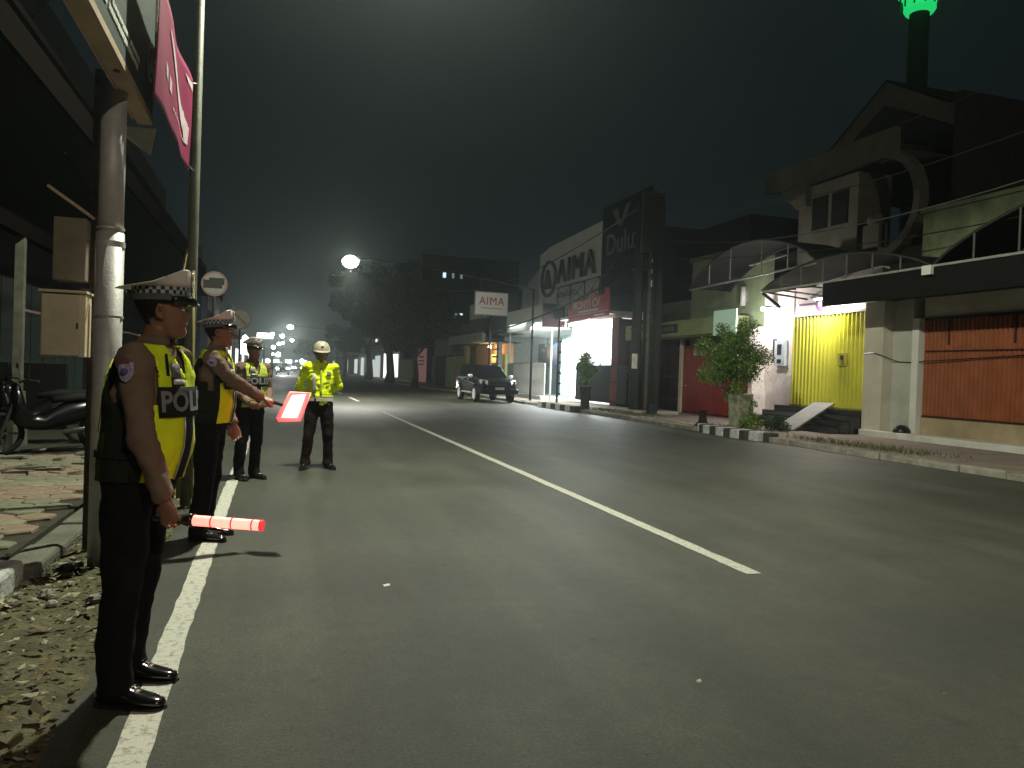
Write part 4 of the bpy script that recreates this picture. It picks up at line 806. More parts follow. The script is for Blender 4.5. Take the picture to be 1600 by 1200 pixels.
g.build('scattered_boards', M('pale_board', (.2, .19, .15), .9, var=.4), kind='stuff')

# ================================================================== POLE CLUSTER, CABLES
pc = [(12.75, 25.9, .19, 7.9, 'stout concrete pole with small white notice, first of the dark pole cluster', dkp), (13.15, 25.75, .21, 8.3, 'thick dark pole in the middle of the roadside pole cluster', M('tarred_pole', (.04, .042, .035), .85, var=.5, scale=5)), (12.98, 25.45, .06, 7.0, 'thin steel conduit pole in front of the dark pole cluster', steel), (13.45, 25.65, .17, 7.8, 'rightmost dark pole of the roadside cluster', dkp)]
for i, (x, y, r_, hh, lb, mt) in enumerate(pc):
    t = thing('utility_pole', lb, 'utility pole', (x, y, 0), 'dark poles bundled at the kerb')
    m = MB(); m.tube([(x, y, 0), (x, y, hh)], [r_*1.1, r_*.85], 12); m.build('shaft', mt if i != 2 else M('dull_conduit', (.14, .13, .10), .7, var=.4), t, smooth=True)
    for z in (3.2+i*.3, 5.4): m = MB(); m.tube([(x, y, z), (x, y, z+.05)], r_*1.25, 12); m.build('band', dark, t)
    if i == 0: B('notice', M('notice_white', (.6, .6, .52), .7), t, (x-.24, x-.02, y-.20, y-.19, 1.75, 2.3))
    if i == 1:
        B('transformer_box', dark, t, (x-.55, x+.3, y-.35, y-.2, 6.0, 8.2))
    if i == 3:
        for z, s_ in ((4.75, .16), (5.25, .10), (5.65, .08)): B('label_plate', M('plate_offwhite', (.7, .72, .68), .5), t, (x-.45, x-.38, y-.24, y-.22, z, z+s_*1.6))  # pale plates one above another beside the shaft
B('concrete_footing', M('pale_footing', (.42, .40, .34), .85, var=.3), None, (12.2, 14.0, 24.8, 26.3, .1, .24), label='pale concrete footing under the dark pole cluster', cat='footing')
tag(B('marker_block', M('black_block', (.02, .03, .03), .7), None, (12.65, 12.95, 24.45, 24.7, .1, .5)), 'short dark block in front of the pole cluster footing', 'block')
def cable(label, a, b, sag, r_=.02, mt=None):
    a = V(*a); b = V(*b); pts = [a+(b-a)*t-V(0, 0, sag*4*t*(1-t)) for t in np.linspace(0, 1, 25)]
    m = MB(); m.tube(pts, r_, 5); return tag(m.build('power_cable', mt or black, None), label, 'cable', 'overhead cables')
cable('thick cable sloping from the pole cluster down past the bike shop', (12.8, 25.9, 5.6), (12.2, 58, 4.4), 1.0, .04, M('cable_black', (.003, .003, .003), .95, var=0, bump=0, spec=.1))
cable('thick cable running above the bike shop sign wall', (12.8, 25.9, 7.8), (12.4, 62.5, 8.2), 1.3, .03)
gc = M('grey_cable', (.10, .10, .09), .7)
cable('upper grey wire over the curved house', (13, 25.8, 8.1), (13.4, 3, 8.3), .9, .012, gc)
cable('middle grey wire over the brown shutter awning', (13, 25.8, 7.6), (13.4, 3, 7.4), 1.3, .012, gc)
cable('lower grey wire close above the awning arches', (13.1, 25.8, 6.6), (13.3, 3, 6.5), 1.3, .014, gc)
cable('dark wire dipping in front of the green upper wall', (13.1, 25.8, 5.9), (13.9, 3, 5.3), .8, .014, black)
cable('wire crossing high from the lamp pole toward the left roof', (-.8, 8.05, 7.2), (-5, 16, 7.0), .5, .012, black)

# ================================================================== TREES
def leaves(name, mat, parent, pts, size, n_per=1, seedn=0, drop=.6):
    r = np.random.default_rng(seedn); P = np.array(pts); n = len(P)
    u = r.normal(size=(n, 3)); u /= np.linalg.norm(u, axis=1)[:, None]; w_ = r.normal(size=(n, 3)); w_ -= (w_*u).sum(1)[:, None]*u; w_ /= np.linalg.norm(w_, axis=1)[:, None]
    s = size*r.uniform(.6, 1.4, n)[:, None]; vs = np.stack([P-u*s, P-w_*s*.45, P+u*s, P+w_*s*.45], 1).reshape(-1, 3)
    m = MB(); m.v = [tuple(p) for p in vs]; m.f = [(4*i, 4*i+1, 4*i+2, 4*i+3) for i in range(n)]; m.mi = list(r.integers(0, len(mat) if isinstance(mat, (list, tuple)) else 1, n)); m.mi = [int(q) for q in m.mi]
    return m.build(name, mat, parent)
def clump_pts(centres, n, r, flat=.8):
    out = []
    for c, cr in centres:
        k = int(n*cr**2/sum(q[1]**2 for q in centres)); d = r.normal(size=(k, 3)); d /= np.linalg.norm(d, axis=1)[:, None]
        rad = cr*(r.random(k)**.42)[:, None]; out.append(np.array(c)+d*rad*np.array([1, 1, flat]))
    return np.concatenate(out)
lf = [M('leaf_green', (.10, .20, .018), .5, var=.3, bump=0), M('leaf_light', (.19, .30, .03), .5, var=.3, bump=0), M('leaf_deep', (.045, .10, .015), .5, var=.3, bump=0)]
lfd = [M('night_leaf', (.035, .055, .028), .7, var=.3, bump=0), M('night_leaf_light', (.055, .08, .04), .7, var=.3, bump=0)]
bark = M('bark', (.12, .10, .07), .9, var=.4, scale=8, bump=.6)
t = thing('ornamental_tree', 'round clipped green tree behind striped kerb blocks', 'tree', (12.0, 18.28, .13))
c0 = V(12.02, 18.3, 1.98)
m = MB(); m.tube([(12.0, 18.28, .1), (12.03, 18.3, .6), (11.98, 18.3, 1.1), (12.03, 18.32, 1.7)], [.06, .05, .04, .03], 8)
rb_ = np.random.default_rng(5)
for k in range(16):
    a = rb_.uniform(0, 6.3); z = rb_.uniform(1.0, 1.5); e = c0+V(cos(a)*.6, sin(a)*.6, rb_.uniform(-.3, .6)); m.tube([(12.0, 18.3, z), (12+cos(a)*.2, 18.3+sin(a)*.2, z+.3), e], [.025, .016, .006], 5)
m.build('trunk', bark, t, smooth=True)
cen = [((c0+V(*(rb_.normal(size=3)*np.array([.34, .34, .40])))), rb_.uniform(.22, .36)) for k in range(40)]+[(c0, .62), (c0+V(-.1, 0, .35), .4)]
pts = clump_pts(cen, 26000, rb_, .95); extra = c0+rb_.normal(size=(500, 3))*np.array([.44, .44, .46]); leaves('crown', lf, t, np.concatenate([pts, extra]), .034, seedn=2)
t = thing('tree_pot', 'pale concrete planter with climbing weeds below the round tree', 'planter', (12.1, 18.2, .13))
m = MB(); m.loft([[(12.02+a*s_, 18.05+b*s_, z) for a, b in ((-.2, -.2), (.2, -.2), (.2, .2), (-.2, .2))] for z, s_ in ((.12, .9), (.9, 1.0), (.98, 1.12), (1.06, 1.12))]); m.build('pot', M('pot_paint', (.36, .36, .28), .8, var=.6, scale=6, dirt=(.08, .10, .04)), t)
leaves('climbing_weeds', lf, t, clump_pts([((12.3, 17.95, .45), .28), ((12.35, 18.0, .8), .2), ((12.1, 17.8, .3), .25), ((12.55, 18.0, .3), .22)], 1500, rb_), .03, seedn=4)
B('box', galv, t, (12.25, 12.6, 18.25, 18.45, .55, 1.08))
t = thing('dark_stump', 'short dark flared stump beside the striped kerb', 'stump', (11.55, 18.6, .13)); m = MB(); m.tube([(11.5, 19.0, .12), (11.5, 19.0, .26), (11.5, 19.0, .5), (11.5, 19.0, .58)], [.26, .12, .09, .13], 12); m.build('stump', M('stump_dark', (.03, .02, .02), .9), t)
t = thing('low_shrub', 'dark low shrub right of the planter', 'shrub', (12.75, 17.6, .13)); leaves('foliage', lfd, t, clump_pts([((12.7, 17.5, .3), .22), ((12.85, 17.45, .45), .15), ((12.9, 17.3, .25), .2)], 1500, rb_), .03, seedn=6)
t = thing('potted_shrub', 'slim leafy shrub in a tall dark pot before the black gate', 'shrub', (10.95, 26.6, .0))
sx, sy = 11.75, 28.2
leaves('foliage', lf, t, clump_pts([((sx, sy, 1.95), .38), ((sx+.1, sy, 1.6), .36), ((sx-.15, sy, 1.75), .3), ((sx, sy, 1.25), .26), ((sx+.05, sy, 2.3), .16), ((sx-.1, sy-.1, 2.15), .24)], 2600, rb_), .045, seedn=8)
m = MB(); m.tube([(sx, sy, .6), (sx+.02, sy, 1.9)], .03, 6); m.build('stem', bark, t); m = MB(); m.tube([(sx, sy, .1), (sx, sy, .3), (sx, sy, .95), (sx, sy, 1.02)], [.2, .17, .22, .26], 14); m.build('pot', M('pot_dark', (.05, .05, .04), .8, var=.5), t, smooth=True)
m = MB(); m.tube([(11.6, 31.0, .0), (11.6, 31.0, 3.9)], .05, 8); 
for k in range(6): m.ell((11.68, 30.98, .6+k*.45), .09, .05, .05, 6, 4)
m.build('thin_post', dark, None, label='thin black post with clamps in front of the bright shop', cat='post')
def big_tree(label, x, y, th, blobs, n, size, seedn, trunk_r=.28):
    t = thing('shade_tree', label, 'tree', (x, y, .0), 'large dark trees on the right')
    r = np.random.default_rng(seedn); m = MB(); top = np.mean([b[0] for b in blobs], 0)
    m.tube([(x, y, 0), (x+.1, y, 1.0), (x-.05, y, th), (x+.2*(top[0]-x), y, th+1.5)], [trunk_r*1.4, trunk_r, trunk_r*.85, trunk_r*.5], 10)
    for b in blobs: m.tube([(x-.05, y, th-.2), ((x+b[0][0])/2, (y+b[0][1])/2, (th+b[0][2])/2+.3), b[0]], [trunk_r*.6, trunk_r*.3, .04], 6)
    m.build('trunk', bark, t, smooth=True)
    cen = []
    for c, cr in blobs:
        for k in range(12): d = r.normal(size=3); d /= np.linalg.norm(d); cen.append((np.array(c)+d*cr*r.uniform(.4, .95)*np.array([1, 1, .75]), cr*r.uniform(.25, .45)))
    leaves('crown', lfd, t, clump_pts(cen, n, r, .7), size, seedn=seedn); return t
big_tree('wide dark shade tree with trunk beside the pink banner', 10.95, 62.6, 2.6, [((10.2, 62.5, 7.0), 2.8), ((8.0, 62, 6.8), 2.4), ((12.2, 62.5, 6.4), 2.3), ((9.4, 63, 9.3), 2.1), ((13.6, 61, 5.2), 1.6), ((7.0, 63, 5.2), 1.5), ((11.2, 61, 4.5), 1.6)], 30000, .13, 11, .22)
big_tree('thick trunked dark tree further along the kerb', 11.2, 79, 2.8, [((10.6, 79, 8.3), 3.4), ((8.0, 79, 7.8), 3.0), ((12, 80, 6.0), 3.0), ((7.6, 80, 10.6), 2.3), ((10, 79, 5.4), 2.0)], 26000, .16, 12, .42)
big_tree('leaning dark tree between lit shop bays', 11.2, 97, 3, [((9.5, 97, 6.5), 2.6), ((11.5, 97, 7.5), 2.8), ((8.3, 98, 8.8), 2.2)], 12000, .18, 13, .4)
big_tree('smaller tree catching light above the helmeted officer', 10.0, 118, 3, [((8.7, 118, 5.8), 2.5), ((10.5, 118, 5.2), 2.2)], 6000, .2, 14, .3)
big_tree('pale green far tree at the street end', 8.5, 165, 3, [((7.5, 165, 5), 3.0), ((5.0, 165, 5), 2.4)], 5000, .25, 15, .3)
# ================================================================== CARS
def car(label, loc, rz, lights_on=False, group=None, colr=None, far=False):
    t = thing('parked_car' if not far else 'distant_car', label, 'car', group=group)
    paintm = M('car_paint_dark', (.008, .009, .010), .2, .0, var=0, bump=0, coat=.12, spec=.25) if colr is None else colr
    ch = M('bright_alloy', (.78, .78, .74), .3, .3, var=.1, bump=0); hl = M('headlamp_glass', (.75, .77, .75), .12, .6, var=0, bump=0, coat=1); tr = M('black_trim', (.01, .01, .01), .5, var=0); rub = M('tyre_rubber', (.02, .02, .02), .8, var=.2)
    wy = (-1.42, 1.38); wr = .385
    def prof():
        pts = [(-2.36, .50), (-2.40, .78), (-2.33, 1.02), (-2.05, 1.12), (-1.15, 1.20), (2.15, 1.22), (2.33, 1.1), (2.38, .8), (2.36, .48)]
        bot = []
        for c in (wy[1], wy[0]):
            for a in np.linspace(0, pi, 9): bot.append((c+(wr+.07)*cos(a), .40+(wr+.07)*sin(a)*1.0))
        return pts+bot
    pr_ = prof()
    wfun = lambda s_: lambda x, y, z: (x*(1-.06*max(0, (z-.9))/.3)*(1-.10*max(0, -y-1.7)/.7)*(1-.05*max(0, y-1.8)/.6), y, z)
    m = MB(); m.prism(pr_, -.91, .91, wfun(1)); m.build('body', paintm, t, local=True, bevel=.035)
    cab = [(-1.22, 1.19, .80), (-.42, 1.73, .66), (1.2, 1.80, .66), (1.95, 1.74, .64), (2.25, 1.2, .78)]
    m = MB(); vs = []
    m.loft([[(-.80, -1.2, 1.18), (-.80, 2.2, 1.2), (.80, 2.2, 1.2), (.80, -1.2, 1.18)], [(-.66, -.40, 1.72), (-.66, 1.95, 1.76), (.66, 1.95, 1.76), (.66, -.40, 1.72)], [(-.58, -.2, 1.79), (-.58, 1.8, 1.82), (.58, 1.8, 1.82), (.58, -.2, 1.79)]]); m.build('cabin', paintm, t, local=True, bevel=.04)
    m = MB(); m.add([(-.74, -1.165, 1.225), (.74, -1.165, 1.225), (.62, -.455, 1.70), (-.62, -.455, 1.70)], [(0, 1, 2, 3)]); m.xf(lambda p: (p[0], p[1]-.02, p[2]+.012)); m.build('windscreen', glass, t, local=True, solid=.008)
    for s_ in (-1, 1):
        for a, b in ((-.92, .0), (.06, 1.0), (1.06, 1.85)):
            m = MB(); lo = lambda y: (s_*.807, y, 1.25); hi = lambda y: (s_*.69, y, 1.67); a2 = a+.55 if a < -.5 else a
            m.add([lo(a), lo(b), hi(b), hi(a2)], [(0, 1, 2, 3)]); m.build('side_window', glass, t, local=True, solid=.006)
        m = MB(); m.ell((s_*1.02, -.92, 1.24), .12, .06, .09); m.build('mirror', ch if not far else paintm, t, local=True, smooth=True)
        m = MB(); m.loft([[(s_*.86, -2.15, .88), (s_*.86, -2.0, 1.06), (s_*.86, -2.12, 1.09), (s_*.84, -2.26, 1.0)], [(s_*.55, -2.395, .84), (s_*.55, -2.36, 1.0), (s_*.55, -2.36, 1.04), (s_*.55, -2.41, .92)]]); m.xf(lambda p: (p[0]*1.03, p[1]-.02, p[2]))
        m.build('headlight', lampmat('headlight_on', (1, 1, .95), 55) if lights_on else hl, t, local=True)
        m = MB(); m.box(s_*.86 if s_ > 0 else -.96, .96 if s_ > 0 else -.86, -.9, .9, .42, .48); m.build('side_step', galv, t, local=True)
        m = MB(); m.tube([(s_*.6, -.1, 1.87), (s_*.6, 1.7, 1.87)], .02, 6); m.build('roof_rail', tr, t, local=True)
        m = MB(); m.ell((s_*.62, -2.42, .62), .09, .03, .06); m.build('fog_lamp', tr, t, local=True)
        m = MB(); m.box(s_*.78-.09, s_*.78+.09, 2.3, 2.37, .95, 1.2); m.build('tail_light', M('tail_red', (.3, .01, .01), .3), t, local=True)
        for dy in (-.1, .95): m = MB(); m.box(s_*.90 if s_ > 0 else -.93, .93 if s_ > 0 else -.90, dy-.1, dy+.08, 1.05, 1.075); m.build('door_handle', ch, t, local=True)
    m = MB(); m.box(-.52, .52, -2.44, -2.36, .80, .98); gr = m.build('grille', tr, t, local=True)
    m = MB(); m.box(-.50, .50, -2.455, -2.442, .85, .865); m.box(-.50, .50, -2.455, -2.442, .91, .925); m.build('grille_bar', M('dark_chrome', (.12, .12, .12), .3, .8), gr, local=True)
    m = MB(); m.box(-.93, .93, -2.46, -2.2, .42, .66); m.build('bumper', paintm, t, local=True, bevel=.04)
    m = MB(); m.box(-.22, .22, -2.48, -2.462, .62, .74); m.build('number_plate', M('plate_grey', (.40, .41, .38), .6), t, local=True)
    for s_ in (-1, 1):
        for y in wy:
            m = MB(); n = 24; xo = s_*.86
            m.loft([[(xo+a, y+(wr+b)*cos(2*pi*k/n), wr+(wr+b)*sin(2*pi*k/n)) for a, b in ((-.11, -.03), (-.09, 0), (.09, 0), (.11, -.03), (.10, -.13), (-.10, -.13))] for k in range(n+1)], cap=False); wv = m.build('wheel', rub, t, local=True, smooth=True)
            m = MB(); m.tube([(xo-.06, y, wr), (xo+s_*.02, y, wr)], .20, 20); m.build('hub', tr, wv, local=True)
            m = MB(); n = 24
            m.loft([[(xo+s_*a, y+r_*cos(2*pi*k/n), wr+r_*sin(2*pi*k/n)) for a, r_ in ((.06, .235), (.105, .265), (.105, .235), (.06, .215))] for k in range(n+1)], cap=False)
            for k in range(6): a = k*pi/3; m.beam((xo+s_*.09, y, wr), (xo+s_*.095, y+.24*cos(a), wr+.24*sin(a)), .075, .03, (s_, 0, 0))
            m.tube([(xo+s_*.06, y, wr), (xo+s_*.115, y, wr)], .06, 12); m.build('rim', ch, wv, local=True)
    t.location = loc; t.rotation_euler.z = rz; return t
car('dark parked suv with bright alloy wheels in front of the kiosk', (9.95, 36.8, 0), radians(1.5))
cars = []
cfar = car('distant oncoming car with blazing headlights, nearest in the traffic', (1.0, 118, 0), 0, True, 'oncoming cars far down the street', far=True)
for k, (x, y) in enumerate(((-.2, 140), (3.0, 182), (5.5, 200))):
    c = copy_tree(cfar); c.location = (x, y, 0); c['label'] = ['second oncoming car with blazing headlights behind the nearest', 'faint oncoming car near the middle of the far road', 'farthest oncoming car near the helmeted officer'][k]
light('headlight_beam', 'SPOT', (1.0, 115.4, .9), 900, (1, 1, .93), .1, None, (2.5, 80, 0), spot=.9)
light('headlight_beam', 'SPOT', (3.0, 179.4, .9), 700, (1, 1, .93), .1, None, (4, 140, 0), spot=.9)

# ================================================================== PEOPLE
skin = M('skin', (.24, .115, .068), .42, var=.12, scale=20, bump=.05, spec=.5)
hairm = M('hair', (.008, .007, .006), .6, var=0, bump=.4)
shirtm = M('khaki_brown_shirt', (.185, .125, .092), .85, var=.14, scale=7, bump=.25, bscale=220)
trou = M('black_trousers', (.006, .006, .007), .85, var=.3, bump=.2, bscale=200); trou2 = M('brown_black_trousers', (.014, .008, .008), .85, var=.3, bump=.2, bscale=200)
shoe = M('polished_black_leather', (.008, .008, .009), .14, var=0, bump=0, coat=1)
hiviz = M('hi_vis_yellow', (.78, .95, .02), .6, var=.1, scale=9, bump=.15, bscale=150, emit=None)
hiviz2 = M('hi_vis_dull', (.48, .60, .07), .7, var=.25, scale=9, bump=.15)
mesh_bk = M('black_mesh_cloth', (.016, .020, .015), .85, var=.2, bump=.3, bscale=300)
hiviz_shade = M('hi_vis_shade', (.035, .075, .015), .8, var=.3, scale=5)  # yellow vest cloth, shade of the lower back put into the colour
refl = M('reflective_grey', (.42, .43, .44), .4, .25, var=.1)
lettr = M('letter_grey', (.24, .24, .25), .5, .2, var=.05)
capw = M('cap_white', (.74, .70, .66), .35, var=.06, bump=0, coat=.5)
tex = bpy.data.textures.new('folds', 'CLOUDS'); tex.noise_scale = .11; tex.noise_depth = 2
tex2 = bpy.data.textures.new('creases', 'MUSGRAVE'); tex2.noise_scale = .06
def checker_mat():
    m = bpy.data.materials.new('checker_band'); m.use_nodes = True; nt = m.node_tree; c = nt.nodes.new('ShaderNodeTexChecker'); uv = nt.nodes.new('ShaderNodeUVMap')
    c.inputs['Scale'].default_value = 1; c.inputs['Color1'].default_value = (.02, .022, .03, 1); c.inputs['Color2'].default_value = (.36, .38, .42, 1)
    nt.links.new(uv.outputs[0], c.inputs['Vector']); nt.links.new(c.outputs[0], nt.nodes['Principled BSDF'].inputs['Base Color']); nt.nodes['Principled BSDF'].inputs['Roughness'].default_value = .5; return m
chk = checker_mat()
def se(t, hx, hy, e=2.3):
    c, s_ = cos(t), sin(t); return hx*np.sign(c)*abs(c)**(2/e), hy*np.sign(s_)*abs(s_)**(2/e)
TOR = [(.84, .158, .112), (.92, .168, .122), (1.0, .163, .128), (1.08, .160, .133), (1.18, .166, .130), (1.28, .180, .124), (1.36, .184, .112), (1.42, .165, .094), (1.455, .125, .075), (1.485, .082, .066), (1.51, .064, .062)]
TZ = [q[0] for q in TOR]; TX = [q[1] for q in TOR]; TY = [q[2] for q in TOR]

def officer(label, loc, hdg, S=1., cap='peak', outfit='vest', arms=None, head_yaw=0., head_pitch=0., lean=.10, bulk=1., feet=((.11, 0, 8), (-.11, 0, -8)), belly=.0, voxel=.0075, tr=trou, text_on=True, front=hiviz):
    root = thing('person', label, 'person')
    def ly(z):   # forward lean as a function of height
        return lean*np.interp(z, [0, .45, .92, 1.2, 1.45, 1.7], [0, .02, .48, .78, .92, 1.15])
    def tors(t, z, off=0.):
        bk_ = 1+(bulk-1)*min(1, max(0, (1.46-z)/.08)); hx = np.interp(z, TZ, TX)*bk_+off; hy = np.interp(z, TZ, TY)*bk_+off
        if sin(t) > 0: hy += belly*math.exp(-((z-1.07)/.13)**2)
        x, y = se(t, hx, hy); return V(x, y+ly(z), z)
    sh_, hip = 1.425, .90
    # ---- limbs
    A = {}
    for s_ in (1, -1):
        sh0 = V(s_*.180, ly(sh_)+.012, sh_); el, wr_ = arms[s_][0], arms[s_][1]
        A[s_] = (sh0, V(*el), V(*wr_))
    Lg = {}
    for k, (fx, fy, fa) in enumerate(feet):
        s_ = 1 if k == 0 else -1; Lg[s_] = (V(s_*.088, ly(.9), .90), V((s_*.088+fx)/2+s_*.01, ly(.47)+fy*.5+.02, .48), V(fx, fy, .09), radians(fa))
    # ---- body: one continuous mesh (voxel-joined)
    m = MB()
    m.loft([[tors(t, z, -.018) for t in np.linspace(0, 2*pi, 24, endpoint=False)] for z in (.84, .92, 1.0, 1.08, 1.18, 1.28, 1.36, 1.42, 1.455, 1.485, 1.5)])
    for s_ in (1, -1):
        a, b, c = A[s_]; m.tube([a-V(s_*.03, 0, 0), a, a*.5+b*.5, b, b*.5+c*.5, c], [.05, .052, .042, .036, .034, .026], 12)
        m.ell(a, .055, .055, .055)
        h_, kn, an, fa = Lg[s_]; m.tube([h_+V(0, 0, .02), h_*.5+kn*.5, kn, kn*.5+an*.5, an], [.08, .07, .048, .046, .034], 12)
        m.tube([an+V(0, -.03, -.03), an+V(sin(fa)*s_*0+sin(fa)*.1, cos(fa)*.1, -.05)], [.035, .03], 10)
    # hands
    for s_ in (1, -1):
        c = A[s_][2]; d, n_, curl = arms[s_][2], arms[s_][3], arms[s_][4]; d = V(*d)/np.linalg.norm(d); n_ = V(*n_); n_ = n_-d*(n_@d); n_ /= np.linalg.norm(n_); q = np.cross(n_, d)*(1 if s_ > 0 else -1)  # towards thumb
        m.loft([[c+d*l+q*(w_*cos(t))+n_*(th*sin(t)) for t in np.linspace(0, 2*pi, 12, endpoint=False)] for l, w_, th in ((-.02, .026, .022), (.01, .030, .020), (.045, .040, .016), (.085, .041, .013))])
        for f in range(4):
            b = c+d*.08+q*(.034-f*.0225); L_ = (.040, .046, .043, .034)[f]; ang = 0; p = b-d*.015; pp = [p, b]; rr_ = [.0088, .0088]
            for j, fr in enumerate((1, .62, .5)):
                ang += curl[j]*(1+.08*f); dd = d*cos(ang)+n_*sin(ang); b = b+dd*L_*fr; pp.append(b); rr_.append((.0078, .0072, .0060)[j])
            m.tube(pp, rr_, 8)
        tb = c+d*.02+q*.028; m.tube([tb, tb+d*.03+q*.022+n_*.012, tb+d*.058+q*.020+n_*.032, tb+d*.075+q*.008+n_*.042], [.014, .012, .010, .007], 8)
    # ---- head
    hz = 1.635; hc = V(0, ly(1.63)+.012, hz)
    Ry = np.array(Matrix.Rotation(head_yaw, 3, 'Z') @ Matrix.Rotation(head_pitch, 3, 'X'))
    def HX(p): return hc+Ry @ np.array(p, float)
    prof_ = [(-.120, .062, .020, .018), (-.114, .082, -.004, .034), (-.102, .094, -.018, .044), (-.088, .096, -.03, .050), (-.075, .0915, -.042, .055), (-.066, .0925, -.05, .058), (-.058, .100, -.056, .060), (-.051, .0985, -.06, .0615), (-.0475, .0945, -.062, .062), (-.043, .1005, -.065, .063), (-.036, .100, -.07, .065), (-.028, .0965, -.074, .067), (-.015, .094, -.08, .070), (0, .0925, -.087, .072), (.012, .0955, -.092, .0735), (.024, .1005, -.096, .075), (.045, .100, -.102, .077), (.065, .093, -.101, .076), (.085, .076, -.09, .070), (.102, .048, -.066, .055), (.112, .018, -.04, .032), (.116, -.002, -.018, .012)]
    rings = []
    for z, fy, by, hw in prof_:
        ring = []
        for t in np.linspace(0, 2*pi, 48, endpoint=False):
            cy = (fy+by)/2; ry = (fy-by)/2; x, y = se(t, hw, ry, 2.15 if z > -.02 else 2.0); y += cy
            fr = max(0, sin(t))
            # nose
            if y > 0:
                nh = np.interp(z, [-.037, -.033, -.024, -.012, .01, .02], [0, .014, .024, .017, .006, 0]); nw = np.interp(z, [-.035, -.02, .015], [.019, .0145, .009])
                y += nh*math.exp(-(x/nw)**2)
                # sockets, cheeks
                y -= .010*math.exp(-((abs(x)-.031)/.017)**2-((z-.002)/.012)**2); y += .003*math.exp(-((abs(x)-.04)/.018)**2-((z+.022)/.016)**2)
            ring.append(HX((x, y, z)))
        rings.append(ring)
    m.loft(rings)
    for s_ in (1, -1):
        m.ell(HX((s_*.0785, -.006, -.006)), .0105, .019, .033, 14, 10, R=Ry @ np.array(Matrix.Rotation(radians(-8), 3, 'X') @ Matrix.Rotation(radians(s_*14), 3, 'Z')))
        m.ell(HX((s_*.075, .002, -.034)), .009, .009, .012, 8, 6)
    m.tube([V(0, ly(1.45)-.01, 1.44), V(0, ly(1.52), 1.52), HX((0, -.012, -.075)), HX((0, -.005, -.03))], [.066, .057, .056, .05], 18)
    body = m.build('body', skin, root, smooth=True, local=True)
    q = body.modifiers.new('remesh', 'REMESH'); q.mode = 'VOXEL'; q.voxel_size = voxel*.62; q.use_smooth_shade = True
    q = body.modifiers.new('smooth', 'SMOOTH'); q.iterations = 1; q.factor = .5
    # face parts
    for s_ in (1, -1):
        m = MB(); m.ell(HX((s_*.031, .0815, .002)), .0125, .0105, .0085, 12, 8, R=Ry); e = m.build('eye', M('eye_white', (.5, .47, .42), .2, var=0, bump=0), body, smooth=True, local=True)
        m = MB(); m.ell(HX((s_*.031, .0885, .002)), .0055, .0042, .0055, 10, 6, R=Ry); m.build('iris', M('iris', (.01, .008, .006), .1, var=0, bump=0), e, local=True)
        m = MB(); m.tube([HX((s_*.014, .098, .017)), HX((s_*.03, .098, .023)), HX((s_*.046, .086, .018))], [.0025, .0038, .002], 6); m.build('eyebrow', hairm, body, local=True)
    m = MB(); m.tube([HX((-.022, .0935, -.0478)), HX((0, .1003, -.0468)), HX((.022, .0935, -.0478))], [.0015, .0042, .0015], 8); m.build('lips', M('lip', (.15, .055, .042), .4, var=0), body, local=True)
    for s_ in (1, -1):
        m = MB(); m.ell(HX((s_*.0885, -.004, .000)), .0025, .009, .015, 10, 8, R=Ry); m.build('ear_hollow_shade', M('ear_shadow', (.14, .06, .04), .6, var=0), body, smooth=True, local=True)  # darker skin piece put in for the shade inside the ear
    # hair shell
    m = MB(); grid = []; th = np.linspace(radians(150), radians(390), 34)
    for z, fy, by, hw in prof_:
        if z < -.07: continue
        grid.append([HX((se(t, hw+.005, (fy-by)/2+.005, 2.15)[0], se(t, hw+.005, (fy-by)/2+.005, 2.15)[1]+(fy+by)/2, z)) for t in th])
    zz = [p[0] for p in prof_ if p[0] >= -.07]
    n2 = len(th); vs = [p for r_ in grid for p in r_]; fs = []
    for i in range(len(grid)-1):
        for j in range(n2-1):
            t = (th[j]+th[j+1])/2; front_ = sin(t) > -.15; z = zz[i]
            if z < .02 and front_ : continue
            if z < -.035 and sin(t) > -.75: continue
            fs.append((i*n2+j, i*n2+j+1, (i+1)*n2+j+1, (i+1)*n2+j))
    m.add(vs, fs); m.build('hair', hairm, root, smooth=True, local=True, solid=.004)
    # ---- shirt
    m = MB()
    m.loft([[tors(t, z, .0) for t in np.linspace(0, 2*pi, 28, endpoint=False)] for z in (.90, .96, 1.0, 1.08, 1.18, 1.28, 1.36, 1.42, 1.455, 1.48)])
    for s_ in (1, -1):
        a, b, c = A[s_]; e2 = c-(c-b)/np.linalg.norm(c-b)*.005
        m.ell(a, .066, .068, .066, 14, 10); m.tube([a-V(s_*.05, 0, .01), a, a*.7+b*.3, a*.35+b*.65, b, b*.6+e2*.4, b*.15+e2*.85, e2], [.064, .065, .059, .052, .049, .048, .042, .040], 16)
        if outfit == 'jacket': pass
    sm = shirtm if outfit == 'vest' else hiviz
    sh = m.build('shirt' if outfit == 'vest' else 'jacket', sm, root, smooth=True, local=True)
    q = sh.modifiers.new('remesh', 'REMESH'); q.mode = 'VOXEL'; q.voxel_size = .011; q.use_smooth_shade = True
    q = sh.modifiers.new('smooth', 'SMOOTH'); q.iterations = 3; q.factor = .5
    q = sh.modifiers.new('creases', 'DISPLACE'); q.texture = tex2; q.strength = .007; q.mid_level = .5; q.texture_coords = 'LOCAL'
    q = sh.modifiers.new('folds', 'DISPLACE'); q.texture = tex; q.strength = .022 if outfit == 'vest' else .05; q.mid_level = .5; q.texture_coords = 'LOCAL'
    # collar
    m = MB(); nn = 20
